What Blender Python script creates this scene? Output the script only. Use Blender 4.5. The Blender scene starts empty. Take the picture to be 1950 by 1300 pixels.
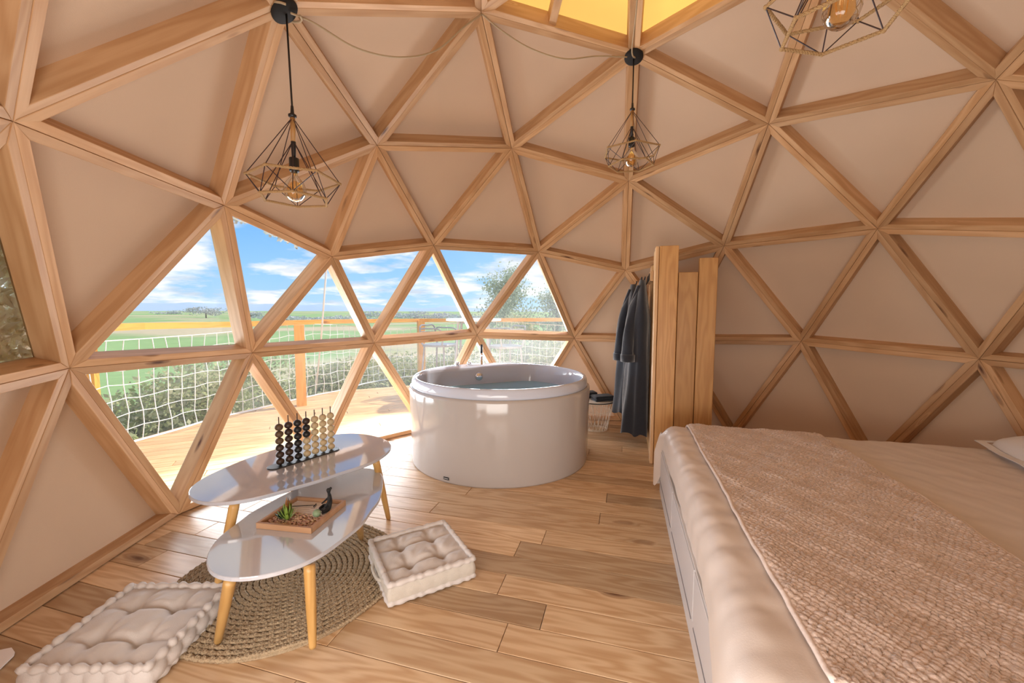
import bpy, bmesh, math, random
import numpy as np
from mathutils import Vector, Matrix
random.seed(7); rng = np.random.default_rng(7)
SC = bpy.context.scene
COL = SC.collection
PI = math.pi
R_DOME = 2.6; ZC = 0.4628          # dome radius to the inside of the frame, height of its centre

# ------------------------------------------------------------------ camera
FPX = 788.847; PITCH = 0.0767429; ROLL = 0.0037487
CAM = np.array([-0.57313372, -1.99682929, 1.21522705])
def rx(a): return np.array([[1, 0, 0], [0, math.cos(a), -math.sin(a)], [0, math.sin(a), math.cos(a)]])
def rz(a): return np.array([[math.cos(a), -math.sin(a), 0], [math.sin(a), math.cos(a), 0], [0, 0, 1]])
CM = rz(ROLL) @ rx(PITCH) @ np.array([[1., 0, 0], [0, 0, -1], [0, 1, 0]])   # rows right, down, forward
cam_data = bpy.data.cameras.new('camera'); cam_data.sensor_width = 36; cam_data.lens = FPX/1950*36
cam_data.clip_start = .02; cam_data.clip_end = 3000
cam = bpy.data.objects.new('camera', cam_data); COL.objects.link(cam)
cam.matrix_world = Matrix(((CM[0][0], -CM[1][0], -CM[2][0], CAM[0]), (CM[0][1], -CM[1][1], -CM[2][1], CAM[1]),
                           (CM[0][2], -CM[1][2], -CM[2][2], CAM[2]), (0, 0, 0, 1)))
SC.camera = cam
def ray(px, py): return CM.T @ np.array([(px-975)/FPX, (py-650)/FPX, 1.0])
def at(px, py, z=0.0):             # point of the photo on a horizontal plane
    d = ray(px, py); return Vector(CAM+d*((z-CAM[2])/d[2]))
def aty(px, py, y):                # point of the photo on a plane facing the camera
    d = ray(px, py); return Vector(CAM+d*((y-CAM[1])/d[1]))

# ------------------------------------------------------------------ exposure, sky, sun, daylight, added fill
SC.view_settings.view_transform = 'Standard'; SC.view_settings.look = 'None'
SC.view_settings.gamma = 1; SC.view_settings.use_curve_mapping = False
SC.view_settings.exposure = 0.52
SUN_DIR = Vector((.55, .42, .80)).normalized()
world = bpy.data.worlds.new('sky'); SC.world = world; world.use_nodes = True
def build_world():
    nt = world.node_tree; N = nt.nodes; L = nt.links; N.clear()
    out = N.new('ShaderNodeOutputWorld'); bg = N.new('ShaderNodeBackground'); bg.inputs['Strength'].default_value = .78
    tc = N.new('ShaderNodeTexCoord'); sep = N.new('ShaderNodeSeparateXYZ'); L.new(tc.outputs['Generated'], sep.inputs[0])
    mx = N.new('ShaderNodeMath'); mx.operation = 'MAXIMUM'; mx.inputs[1].default_value = 0.0; L.new(sep.outputs['Z'], mx.inputs[0])
    ramp = N.new('ShaderNodeValToRGB'); L.new(mx.outputs[0], ramp.inputs[0]); e = ramp.color_ramp.elements
    e[0].position = 0; e[0].color = (.46, .70, .95, 1); e[1].position = .22; e[1].color = (.13, .43, .92, 1)
    x = e.new(.07); x.color = (.34, .63, .95, 1); x = e.new(.7); x.color = (.07, .27, .72, 1)
    # clouds on a flat layer overhead: direction / (z + small)
    ad = N.new('ShaderNodeMath'); ad.inputs[1].default_value = .16; L.new(mx.outputs[0], ad.inputs[0])
    dx = N.new('ShaderNodeMath'); dx.operation = 'DIVIDE'; L.new(sep.outputs['X'], dx.inputs[0]); L.new(ad.outputs[0], dx.inputs[1])
    dy = N.new('ShaderNodeMath'); dy.operation = 'DIVIDE'; L.new(sep.outputs['Y'], dy.inputs[0]); L.new(ad.outputs[0], dy.inputs[1])
    cb = N.new('ShaderNodeCombineXYZ'); L.new(dx.outputs[0], cb.inputs[0]); L.new(dy.outputs[0], cb.inputs[1]); cb.inputs[2].default_value = 1.7
    n1 = N.new('ShaderNodeTexNoise'); n1.inputs['Scale'].default_value = 1.15; n1.inputs['Detail'].default_value = 8; n1.inputs['Roughness'].default_value = .58
    L.new(cb.outputs[0], n1.inputs['Vector'])
    cr = N.new('ShaderNodeValToRGB'); L.new(n1.outputs['Fac'], cr.inputs[0])
    cr.color_ramp.elements[0].position = .45; cr.color_ramp.elements[0].color = (0, 0, 0, 1)
    cr.color_ramp.elements[1].position = .56; cr.color_ramp.elements[1].color = (1, 1, 1, 1)
    n2 = N.new('ShaderNodeTexNoise'); n2.inputs['Scale'].default_value = 2.2; n2.inputs['Detail'].default_value = 5
    L.new(cb.outputs[0], n2.inputs['Vector'])
    cc = N.new('ShaderNodeValToRGB'); L.new(n2.outputs['Fac'], cc.inputs[0])
    cc.color_ramp.elements[0].position = .35; cc.color_ramp.elements[0].color = (.58, .67, .80, 1)
    cc.color_ramp.elements[1].position = .55; cc.color_ramp.elements[1].color = (.98, .99, 1.0, 1)
    mix = N.new('ShaderNodeMix'); mix.data_type = 'RGBA'
    L.new(cr.outputs['Color'], mix.inputs['Factor']); L.new(ramp.outputs['Color'], mix.inputs['A']); L.new(cc.outputs['Color'], mix.inputs['B'])
    L.new(mix.outputs['Result'], bg.inputs['Color']); L.new(bg.outputs[0], out.inputs[0])
build_world()
sun_data = bpy.data.lights.new('sun', 'SUN'); sun_data.energy = 3.05; sun_data.angle = math.radians(1.2); sun_data.color = (1.0, .95, .87)
sun = bpy.data.objects.new('sun', sun_data); COL.objects.link(sun)
sun.rotation_euler = SUN_DIR.to_track_quat('Z', 'Y').to_euler()
def area(name, loc, aim, sx, sy, power, col):
    d = bpy.data.lights.new(name, 'AREA'); d.shape = 'RECTANGLE'; d.size = sx; d.size_y = sy; d.energy = power; d.color = col
    o = bpy.data.objects.new(name, d); COL.objects.link(o); o.location = loc
    o.rotation_euler = (Vector(loc)-Vector(aim)).to_track_quat('Z', 'Y').to_euler(); return o
area('window_daylight_left', (-2.90, 1.79, .58), (0, -.1, 1.0), 2.7, .62, 58, (.88, .94, 1.0))
area('window_daylight_middle', (-.85, 3.28, .58), (-.1, 0, 1.0), 2.7, .62, 108, (.88, .94, 1.0))
area('rear_fill', (-.80, -2.30, .60), (-.6, 0, 1.1), 1.5, .9, 29, (1.0, .97, .92))  # added fill lamp behind the camera; no doorway is built there
area('rear_side_fill', (-1.55, -1.72, .70), (1.0, .35, 1.05), .9, .8, 10, (1.0, .96, .92))  # second added fill lamp beside it, without a real opening

# ------------------------------------------------------------------ materials
def new_mat(name):
    m = bpy.data.materials.new(name); m.use_nodes = True
    return m, m.node_tree.nodes, m.node_tree.links, m.node_tree.nodes['Principled BSDF']
def simple(name, col, rough=.5, metal=0., noise=0., nscale=20., bump=0., bscale=60., spec=.5, coat=0., sheen=0., ior=1.5):
    """plain coloured surface"""
    m, N, L, b = new_mat(name)
    b.inputs['Base Color'].default_value = (*col, 1); b.inputs['Roughness'].default_value = rough
    b.inputs['Metallic'].default_value = metal; b.inputs['Specular IOR Level'].default_value = spec
    b.inputs['Coat Weight'].default_value = coat; b.inputs['IOR'].default_value = ior
    if sheen: b.inputs['Sheen Weight'].default_value = sheen; b.inputs['Sheen Roughness'].default_value = .4
    tc = N.new('ShaderNodeTexCoord')
    if noise:
        n = N.new('ShaderNodeTexNoise'); n.inputs['Scale'].default_value = nscale; n.inputs['Detail'].default_value = 4
        L.new(tc.outputs['Object'], n.inputs['Vector'])
        r = N.new('ShaderNodeMapRange'); r.inputs['To Min'].default_value = 1-noise; r.inputs['To Max'].default_value = 1+noise
        L.new(n.outputs['Fac'], r.inputs['Value'])
        v = N.new('ShaderNodeVectorMath'); v.operation = 'SCALE'; v.inputs[0].default_value = col; L.new(r.outputs[0], v.inputs['Scale'])
        L.new(v.outputs[0], b.inputs['Base Color'])
    if bump:
        n = N.new('ShaderNodeTexNoise'); n.inputs['Scale'].default_value = bscale; n.inputs['Detail'].default_value = 3
        L.new(tc.outputs['Object'], n.inputs['Vector'])
        bp = N.new('ShaderNodeBump'); bp.inputs['Strength'].default_value = bump; bp.inputs['Distance'].default_value = .01
        L.new(n.outputs['Fac'], bp.inputs['Height']); L.new(bp.outputs[0], b.inputs['Normal'])
    return m
def wood(name, light, dark, knotc, rough=.5, grain=1.0, knots=.5, vary=.12, stretch=(1.1, 9, 9), coat=0., streak=.5, kscale=(2.3, 7, 7)):
    """long-grain timber; local x is the grain"""
    m, N, L, b = new_mat(name)
    tc = N.new('ShaderNodeTexCoord'); oi = N.new('ShaderNodeObjectInfo')
    rv = N.new('ShaderNodeVectorMath'); rv.operation = 'SCALE'; rv.inputs[0].default_value = (13.7, 7.3, 9.1); L.new(oi.outputs['Random'], rv.inputs['Scale'])
    av = N.new('ShaderNodeVectorMath'); L.new(tc.outputs['Object'], av.inputs[0]); L.new(rv.outputs[0], av.inputs[1])
    # knots: sparse cells of a stretched voronoi
    km = N.new('ShaderNodeMapping'); km.inputs['Scale'].default_value = kscale; L.new(av.outputs[0], km.inputs[0])
    kn = N.new('ShaderNodeTexNoise'); kn.inputs['Scale'].default_value = 1.6; kn.inputs['Detail'].default_value = 2; L.new(km.outputs[0], kn.inputs['Vector'])
    kd = N.new('ShaderNodeMix'); kd.data_type = 'VECTOR'; kd.inputs['Factor'].default_value = .18
    L.new(km.outputs[0], kd.inputs['A']); L.new(kn.outputs['Color'], kd.inputs['B'])
    vo = N.new('ShaderNodeTexVoronoi'); vo.inputs['Scale'].default_value = .75; L.new(kd.outputs['Result'], vo.inputs['Vector'])
    kr = N.new('ShaderNodeValToRGB'); L.new(vo.outputs['Distance'], kr.inputs[0])
    kr.color_ramp.elements[0].position = .03; kr.color_ramp.elements[0].color = (1, 1, 1, 1)
    kr.color_ramp.elements[1].position = .15; kr.color_ramp.elements[1].color = (0, 0, 0, 1)
    x = kr.color_ramp.elements.new(.075); x.color = (.55, .55, .55, 1)
    sp = N.new('ShaderNodeSeparateColor'); L.new(vo.outputs['Color'], sp.inputs[0])
    gt = N.new('ShaderNodeMath'); gt.operation = 'LESS_THAN'; gt.inputs[1].default_value = knots; L.new(sp.outputs[0], gt.inputs[0])
    kf = N.new('ShaderNodeMath'); kf.operation = 'MULTIPLY'; L.new(kr.outputs['Color'], kf.inputs[0]); L.new(gt.outputs[0], kf.inputs[1])
    # growth rings drawn out along the grain, bent round the knots
    gm = N.new('ShaderNodeMapping'); gm.inputs['Scale'].default_value = stretch; L.new(av.outputs[0], gm.inputs[0])
    gn = N.new('ShaderNodeTexNoise'); gn.inputs['Scale'].default_value = .7; gn.inputs['Detail'].default_value = 3; L.new(gm.outputs[0], gn.inputs['Vector'])
    k2 = N.new('ShaderNodeMath'); k2.operation = 'MULTIPLY'; k2.inputs[1].default_value = .22; L.new(kr.outputs['Color'], k2.inputs[0])
    gs = N.new('ShaderNodeMath'); gs.operation = 'ADD'; L.new(gn.outputs['Fac'], gs.inputs[0]); L.new(k2.outputs[0], gs.inputs[1])
    mul = N.new('ShaderNodeMath'); mul.operation = 'MULTIPLY'; mul.inputs[1].default_value = 62*grain; L.new(gs.outputs[0], mul.inputs[0])
    sn = N.new('ShaderNodeMath'); sn.operation = 'SINE'; L.new(mul.outputs[0], sn.inputs[0])
    sr = N.new('ShaderNodeMapRange'); sr.inputs['From Min'].default_value = -1; L.new(sn.outputs[0], sr.inputs['Value'])
    fm = N.new('ShaderNodeMapping'); fm.inputs['Scale'].default_value = (3, 130, 130); L.new(av.outputs[0], fm.inputs[0])
    fn = N.new('ShaderNodeTexNoise'); fn.inputs['Scale'].default_value = 1; fn.inputs['Detail'].default_value = 2; L.new(fm.outputs[0], fn.inputs['Vector'])
    fa = N.new('ShaderNodeMath'); fa.operation = 'MULTIPLY'; fa.inputs[1].default_value = streak; L.new(sr.outputs[0], fa.inputs[0])
    fb = N.new('ShaderNodeMath'); fb.operation = 'MULTIPLY_ADD'; fb.inputs[1].default_value = .35; L.new(fn.outputs['Fac'], fb.inputs[0]); L.new(fa.outputs[0], fb.inputs[2])
    bm_ = N.new('ShaderNodeMapping'); bm_.inputs['Scale'].default_value = (.9, 4, 4); L.new(av.outputs[0], bm_.inputs[0])
    bn = N.new('ShaderNodeTexNoise'); bn.inputs['Scale'].default_value = 1.3; L.new(bm_.outputs[0], bn.inputs['Vector'])
    fc = N.new('ShaderNodeMath'); fc.operation = 'MULTIPLY_ADD'; fc.inputs[1].default_value = .5; L.new(bn.outputs['Fac'], fc.inputs[0]); L.new(fb.outputs[0], fc.inputs[2])
    fr = N.new('ShaderNodeMapRange'); fr.inputs['From Min'].default_value = .25; fr.inputs['From Max'].default_value = 1.15; L.new(fc.outputs[0], fr.inputs['Value'])
    c1 = N.new('ShaderNodeMix'); c1.data_type = 'RGBA'; c1.inputs['A'].default_value = (*light, 1); c1.inputs['B'].default_value = (*dark, 1); L.new(fr.outputs[0], c1.inputs['Factor'])
    c2 = N.new('ShaderNodeMix'); c2.data_type = 'RGBA'; c2.inputs['B'].default_value = (*knotc, 1); L.new(c1.outputs['Result'], c2.inputs['A']); L.new(kf.outputs[0], c2.inputs['Factor'])
    hs = N.new('ShaderNodeHueSaturation'); L.new(c2.outputs['Result'], hs.inputs['Color'])
    vr = N.new('ShaderNodeMapRange'); vr.inputs['To Min'].default_value = 1-vary; vr.inputs['To Max'].default_value = 1+vary; L.new(oi.outputs['Random'], vr.inputs['Value']); L.new(vr.outputs[0], hs.inputs['Value'])
    L.new(hs.outputs[0], b.inputs['Base Color'])
    b.inputs['Roughness'].default_value = rough; b.inputs['Coat Weight'].default_value = coat; b.inputs['Coat Roughness'].default_value = .25
    bp = N.new('ShaderNodeBump'); bp.inputs['Strength'].default_value = .12; bp.inputs['Distance'].default_value = .002
    L.new(fb.outputs[0], bp.inputs['Height']); L.new(bp.outputs[0], b.inputs['Normal'])
    return m
def canvas(name, col, trans, tf):
    """woven cloth that lets some daylight through"""
    m, N, L, b = new_mat(name); N.remove(b); out = [n for n in N if n.type == 'OUTPUT_MATERIAL'][0]
    d = N.new('ShaderNodeBsdfDiffuse'); t = N.new('ShaderNodeBsdfTranslucent'); mx = N.new('ShaderNodeMixShader')
    tc = N.new('ShaderNodeTexCoord'); n = N.new('ShaderNodeTexNoise'); n.inputs['Scale'].default_value = 2.2; n.inputs['Detail'].default_value = 3
    L.new(tc.outputs['Object'], n.inputs['Vector'])
    r = N.new('ShaderNodeMapRange'); r.inputs['To Min'].default_value = .92; r.inputs['To Max'].default_value = 1.06; L.new(n.outputs['Fac'], r.inputs['Value'])
    for s, c in ((d, col), (t, trans)):
        v = N.new('ShaderNodeVectorMath'); v.operation = 'SCALE'; v.inputs[0].default_value = c; L.new(r.outputs[0], v.inputs['Scale'])
        L.new(v.outputs[0], s.inputs['Color'])
    w = N.new('ShaderNodeTexNoise'); w.inputs['Scale'].default_value = 420; L.new(tc.outputs['Object'], w.inputs['Vector'])
    bp = N.new('ShaderNodeBump'); bp.inputs['Strength'].default_value = .25; bp.inputs['Distance'].default_value = .002; L.new(w.outputs['Fac'], bp.inputs['Height'])
    L.new(bp.outputs[0], d.inputs['Normal'])
    mx.inputs[0].default_value = tf; L.new(d.outputs[0], mx.inputs[1]); L.new(t.outputs[0], mx.inputs[2]); L.new(mx.outputs[0], out.inputs[0])
    return m
def glass(name, tint=(1, 1, 1), haze=0., hazecol=(.9, .93, 1.), rough=.0, refl=1.0):
    m, N, L, b = new_mat(name); N.remove(b); out = [n for n in N if n.type == 'OUTPUT_MATERIAL'][0]
    tr = N.new('ShaderNodeBsdfTransparent'); tr.inputs[0].default_value = (*tint, 1)
    gl = N.new('ShaderNodeBsdfGlossy'); gl.inputs['Roughness'].default_value = rough
    fr = N.new('ShaderNodeFresnel'); fr.inputs['IOR'].default_value = 1.42
    fm = N.new('ShaderNodeMath'); fm.operation = 'MULTIPLY'; fm.inputs[1].default_value = refl; L.new(fr.outputs[0], fm.inputs[0])
    mx = N.new('ShaderNodeMixShader'); L.new(fm.outputs[0], mx.inputs[0]); L.new(tr.outputs[0], mx.inputs[1]); L.new(gl.outputs[0], mx.inputs[2])
    last = mx
    if haze:
        tl = N.new('ShaderNodeBsdfTranslucent'); tl.inputs[0].default_value = (*hazecol, 1)
        tc = N.new('ShaderNodeTexCoord'); n = N.new('ShaderNodeTexNoise'); n.inputs['Scale'].default_value = 1.3; n.inputs['Detail'].default_value = 5
        L.new(tc.outputs['Object'], n.inputs['Vector'])
        r = N.new('ShaderNodeMapRange'); r.inputs['From Min'].default_value = .3; r.inputs['From Max'].default_value = .75
        r.inputs['To Min'].default_value = haze*.4; r.inputs['To Max'].default_value = haze*1.5; L.new(n.outputs['Fac'], r.inputs['Value'])
        m2 = N.new('ShaderNodeMixShader'); L.new(r.outputs[0], m2.inputs[0]); L.new(mx.outputs[0], m2.inputs[1]); L.new(tl.outputs[0], m2.inputs[2]); last = m2
    L.new(last.outputs[0], out.inputs[0])
    return m
def water_mat():
    m, N, L, b = new_mat('bath_water'); b.inputs['Base Color'].default_value = (.42, .76, .92, 1); b.inputs['Roughness'].default_value = .03
    out = [n for n in N if n.type == 'OUTPUT_MATERIAL'][0]; tr = N.new('ShaderNodeBsdfTransparent'); tr.inputs[0].default_value = (.80, .94, .98, 1)
    mx = N.new('ShaderNodeMixShader'); mx.inputs[0].default_value = .62; L.new(tr.outputs[0], mx.inputs[1]); L.new(b.outputs[0], mx.inputs[2]); L.new(mx.outputs[0], out.inputs[0])
    return m
M = {}
M['beam'] = wood('frame_timber', (.655, .412, .225), (.475, .252, .110), (.10, .030, .008), rough=.55, grain=.8, knots=.8, vary=.15, streak=.45, kscale=(3.2, 15, 15))
M['plank'] = wood('floor_pine', (.66, .465, .285), (.48, .285, .145), (.11, .036, .013), rough=.40, grain=1.25, streak=.62, knots=.8, vary=.26)
M['deck'] = wood('deck_larch', (.78, .49, .23), (.58, .31, .12), (.24, .09, .035), rough=.65, grain=1.0, knots=.4, vary=.12)
M['rail'] = wood('rail_timber', (.88, .44, .075), (.76, .33, .04), (.4, .15, .03), rough=.6, grain=.8, knots=.2, vary=.05)
M['slab'] = wood('partition_timber', (.58, .32, .115), (.44, .21, .065), (.14, .045, .012), rough=.45, grain=1.1, knots=.3, vary=.12)
M['slab_edge'] = wood('partition_edge_timber', (.72, .47, .26), (.55, .32, .15), (.2, .08, .03), rough=.5, knots=.1)
M['oak'] = wood('table_leg_oak', (.60, .36, .13), (.42, .22, .06), (.25, .1, .03), rough=.4, grain=.7, knots=0., stretch=(1.5, 14, 14))
M['tray'] = wood('tray_bamboo', (.50, .29, .165), (.38, .20, .10), (.3, .1, .03), rough=.45, grain=.6, knots=0.)
M['stem'] = wood('lamp_stem_wood', (.45, .25, .09), (.32, .15, .05), (.2, .1, .03), rough=.5, knots=0.)
M['bark'] = simple('bark', (.16, .12, .08), .9, noise=.3, nscale=12)
M['canvas'] = canvas('cream_canvas', (.625, .462, .338), (.80, .52, .34), .03)
M['yellow'] = canvas('yellow_cloth', (.85, .56, .12), (1.0, .60, .14), .50)
M['pane'] = glass('clear_pane', (.97, .98, .98), .025)
M['pane_hazy'] = glass('dusty_pane', (.95, .96, .96), .055, (.95, .95, .92))
M['white_lacquer'] = simple('white_lacquer', (.50, .52, .58), .06, spec=1., ior=2.0)
M['tub'] = simple('glossy_acrylic', (.62, .655, .76), .10, spec=.6)  # white basin; cool sky reflection put into its colour
M['tub_side_shaded'] = simple('shaded_side_panel', (.50, .455, .43), .10, spec=.6)  # same white tub; shade away from the windows put into this darker colour
M['chrome'] = simple('chrome', (.85, .86, .88), .08, metal=1)
M['black'] = simple('black_metal', (.012, .011, .012), .4, noise=.1)
M['black_soft'] = simple('black_matt', (.010, .009, .009), .8, noise=.15)
M['wire'] = simple('bronze_black_wire', (.035, .016, .02), .45)
M['rope'] = simple('jute_rope', (.50, .31, .14), .9, noise=.25, nscale=160, bump=.8, bscale=300)
M['amber'] = glass('amber_glass', (.96, .80, .54), .05, (.9, .62, .3), refl=1.6)
M['filament'] = simple('filament_support', (.85, .55, .25), .3, metal=.6)
M['cord'] = simple('beige_flex', (.42, .32, .20), .7)
M['jute'] = simple('jute_braid', (.47, .345, .215), .95, noise=.35, nscale=45, bump=.7, bscale=220)
M['cotton'] = simple('natural_cotton', (.62, .56, .525), .92, noise=.04, nscale=9, bump=.15, bscale=260, sheen=.2)
M['linen'] = simple('cushion_side_linen', (.58, .52, .45), .95, noise=.08, nscale=40, bump=.25, bscale=240)
M['bead_brown'] = simple('bead_brown', (.095, .055, .026), .55, noise=.3, nscale=90)
M['bead_dark'] = simple('bead_dark_brown', (.035, .017, .009), .5, noise=.3, nscale=90)
M['bead_black'] = simple('bead_black', (.012, .010, .009), .5)
M['bead_pale'] = simple('bead_natural', (.50, .38, .22), .6, noise=.25, nscale=90)
M['sand'] = simple('pale_sand', (.66, .58, .54), .95, noise=.08, nscale=300, bump=.3, bscale=500)
M['pebble'] = simple('pink_gravel', (.45, .25, .18), .7, noise=.45, nscale=60)
M['pebble2'] = simple('tan_gravel', (.50, .34, .20), .7, noise=.4, nscale=60)
M['leaf_a'] = simple('succulent_green', (.17, .25, .035), .5, noise=.3, nscale=40)
M['leaf_b'] = simple('succulent_dark', (.045, .075, .025), .55, noise=.3, nscale=40)
M['leaf_c'] = simple('succulent_rust', (.30, .11, .02), .5, noise=.2, nscale=40)
M['cactus'] = simple('cactus_green', (.20, .27, .15), .7, noise=.3, nscale=200)
M['robe'] = simple('navy_terry', (.020, .023, .034), .95, noise=.2, nscale=60, bump=.35, bscale=700, sheen=.8)
M['towel'] = simple('charcoal_towel', (.022, .025, .034), .95, noise=.2, nscale=60, bump=.6, bscale=300, sheen=.3)
M['wire_white'] = simple('white_wire', (.80, .72, .62), .4)
M['bedwhite'] = simple('white_board', (.66, .64, .65), .35)
M['gap'] = simple('dark_gap', (.25, .23, .24), .7)
M['mattress'] = simple('mattress_ticking', (.7, .62, .55), .9)
M['spread'] = simple('peach_satin_cotton', (.74, .64, .575), .36, noise=.03, nscale=5, bump=.05, bscale=300, sheen=.2)
M['throw'] = simple('pink_plush', (.72, .56, .47), .7, noise=.22, nscale=55, bump=.5, bscale=120, sheen=.8)
M['throw_hem'] = simple('pink_hem', (.78, .65, .58), .8, noise=.1, nscale=80, bump=.3)
M['pillow'] = simple('white_pillowcase', (.80, .77, .76), .8)
M['net'] = simple('white_cord_net', (.90, .89, .86), .8)
M['pole'] = simple('pale_rope', (.72, .72, .74), .6)
M['camo'] = simple('beige_camouflage_cloth', (.50, .46, .37), .9, noise=.3, nscale=14)
M['chair'] = simple('grey_metal', (.26, .26, .27), .5)
M['tabletop'] = simple('white_tabletop', (.85, .85, .86), .3)
M['tag'] = simple('white_plastic_tag', (.85, .80, .80), .4)
M['grey_plate'] = simple('badge_grey', (.55, .55, .55), .4)
def foliage_mat(name, cols, tf=.35):
    m, N, L, b = new_mat(name); N.remove(b); out = [n for n in N if n.type == 'OUTPUT_MATERIAL'][0]
    g = N.new('ShaderNodeNewGeometry'); r = N.new('ShaderNodeValToRGB'); L.new(g.outputs['Random Per Island'], r.inputs[0])
    e = r.color_ramp.elements; e[0].color = (*cols[0], 1); e[1].color = (*cols[-1], 1)
    for i, c in enumerate(cols[1:-1]): x = e.new((i+1)/(len(cols)-1)); x.color = (*c, 1)
    d = N.new('ShaderNodeBsdfDiffuse'); t = N.new('ShaderNodeBsdfTranslucent'); mx = N.new('ShaderNodeMixShader'); mx.inputs[0].default_value = tf
    L.new(r.outputs[0], d.inputs[0]); L.new(r.outputs[0], t.inputs[0]); L.new(d.outputs[0], mx.inputs[1]); L.new(t.outputs[0], mx.inputs[2]); L.new(mx.outputs[0], out.inputs[0])
    return m
M['bush'] = foliage_mat('bush_leaves', [(.34, .38, .15), (.56, .57, .27), (.50, .45, .28), (.70, .66, .40), (.40, .44, .22)])
M['tree'] = foliage_mat('young_tree_leaves', [(.40, .46, .30), (.58, .62, .46), (.48, .54, .38)])
M['fartree'] = foliage_mat('hazed_far_leaves', [(.50, .52, .51), (.60, .59, .57), (.55, .57, .55)], .2)  # pale grey leaves: aerial haze put into the colour

# ------------------------------------------------------------------ mesh helpers
def link(name, me, mat, parent=None, smooth=False):
    if mat is not None: me.materials.append(mat)
    if smooth: me.polygons.foreach_set('use_smooth', [True]*len(me.polygons))
    me.update()
    o = bpy.data.objects.new(name, me); COL.objects.link(o)
    if parent is not None: o.parent = parent
    return o
def tag(o, label=None, cat=None, group=None, kind=None):
    if label: o['label'] = label
    if cat: o['category'] = cat
    if group: o['group'] = group
    if kind: o['kind'] = kind
    return o
def thing(name, label, cat, loc=(0, 0, 0), rot=0., group=None, kind=None):
    o = bpy.data.objects.new(name, None); COL.objects.link(o); o.empty_display_size = .1
    o.location = loc; o.rotation_euler = (0, 0, rot)
    return tag(o, label, cat, group, kind)
class MB:
    def __init__(s): s.v = []; s.f = []
    def add(s, vs, fs):
        b = len(s.v); s.v += [tuple(x) for x in vs]; s.f += [tuple(b+i for i in f) for f in fs]; return s
    def box(s, c, d, rot=None):
        x, y, z = (k/2 for k in d); vs = []
        for sx, sy, sz in ((-1,-1,-1),(1,-1,-1),(1,1,-1),(-1,1,-1),(-1,-1,1),(1,-1,1),(1,1,1),(-1,1,1)):
            p = Vector((sx*x, sy*y, sz*z))
            if rot is not None: p = rot @ p
            vs.append(p+Vector(c))
        return s.add(vs, [(0,3,2,1),(4,5,6,7),(0,1,5,4),(1,2,6,5),(2,3,7,6),(3,0,4,7)])
    def tube(s, pts, r, n=6, closed=False, caps=True):
        pts = [Vector(p) for p in pts]; k = len(pts)
        rs = r if isinstance(r, (list, tuple)) else [r]*k
        up = None; vs = []
        for i, p in enumerate(pts):
            a = pts[(i-1) % k] if (closed or i > 0) else p; b = pts[(i+1) % k] if (closed or i < k-1) else p
            t = (b-a)
            t = t.normalized() if t.length > 1e-9 else Vector((0, 0, 1))
            if up is None: up = t.orthogonal().normalized()
            up = (up-t*up.dot(t)); up = up.normalized() if up.length > 1e-6 else t.orthogonal().normalized()
            w = t.cross(up)
            for j in range(n): q = 2*PI*j/n; vs.append(p+(up*math.cos(q)+w*math.sin(q))*rs[i])
        fs = []
        for i in range(k if closed else k-1):
            i2 = (i+1) % k
            for j in range(n): fs.append((i*n+j, i*n+(j+1) % n, i2*n+(j+1) % n, i2*n+j))
        if caps and not closed: fs.append(tuple(range(n-1, -1, -1))); fs.append(tuple((k-1)*n+j for j in range(n)))
        return s.add(vs, fs)
    def lathe(s, prof, n=32, c=(0, 0, 0), cap0=True, cap1=True):
        vs = []; fs = []
        for r, z in prof:
            for j in range(n): a = 2*PI*j/n; vs.append((c[0]+r*math.cos(a), c[1]+r*math.sin(a), c[2]+z))
        for i in range(len(prof)-1):
            for j in range(n): fs.append((i*n+j, i*n+(j+1) % n, (i+1)*n+(j+1) % n, (i+1)*n+j))
        if cap0: fs.append(tuple(range(n-1, -1, -1)))
        if cap1: fs.append(tuple((len(prof)-1)*n+j for j in range(n)))
        return s.add(vs, fs)
    def prism(s, poly, z0, z1, ch=0.):
        n = len(poly); c = Vector((sum(p[0] for p in poly)/n, sum(p[1] for p in poly)/n))
        rings = [(z0, 0)] + ([(z1-ch, 0), (z1, ch)] if ch else [(z1, 0)])
        vs = []; fs = []
        for z, ins in rings:
            q = inset(poly, ins) if ins else poly
            vs += [(p[0], p[1], z) for p in q]
        for i in range(len(rings)-1):
            for j in range(n): fs.append((i*n+j, i*n+(j+1) % n, (i+1)*n+(j+1) % n, (i+1)*n+j))
        fs.append(tuple(range(n-1, -1, -1))); fs.append(tuple((len(rings)-1)*n+j for j in range(n)))
        return s.add(vs, fs)
    def sphere(s, c, r, nu=12, nv=8, sc=(1, 1, 1)):
        vs = [(c[0], c[1], c[2]-r*sc[2])]; fs = []
        for i in range(1, nv):
            t = PI*i/nv
            for j in range(nu): a = 2*PI*j/nu; vs.append((c[0]+r*sc[0]*math.sin(t)*math.cos(a), c[1]+r*sc[1]*math.sin(t)*math.sin(a), c[2]-r*sc[2]*math.cos(t)))
        vs.append((c[0], c[1], c[2]+r*sc[2]))
        for j in range(nu): fs.append((0, 1+(j+1) % nu, 1+j))
        for i in range(nv-2):
            for j in range(nu): a = 1+i*nu+j; b = 1+i*nu+(j+1) % nu; fs.append((a, b, b+nu, a+nu))
        top = len(vs)-1; b0 = 1+(nv-2)*nu
        for j in range(nu): fs.append((b0+j, b0+(j+1) % nu, top))
        return s.add(vs, fs)
    def mesh(s, name):
        me = bpy.data.meshes.new(name); me.from_pydata(s.v, [], s.f); return me
    def build(s, name, mat, parent=None, smooth=False): return link(name, s.mesh(name), mat, parent, smooth)
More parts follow.
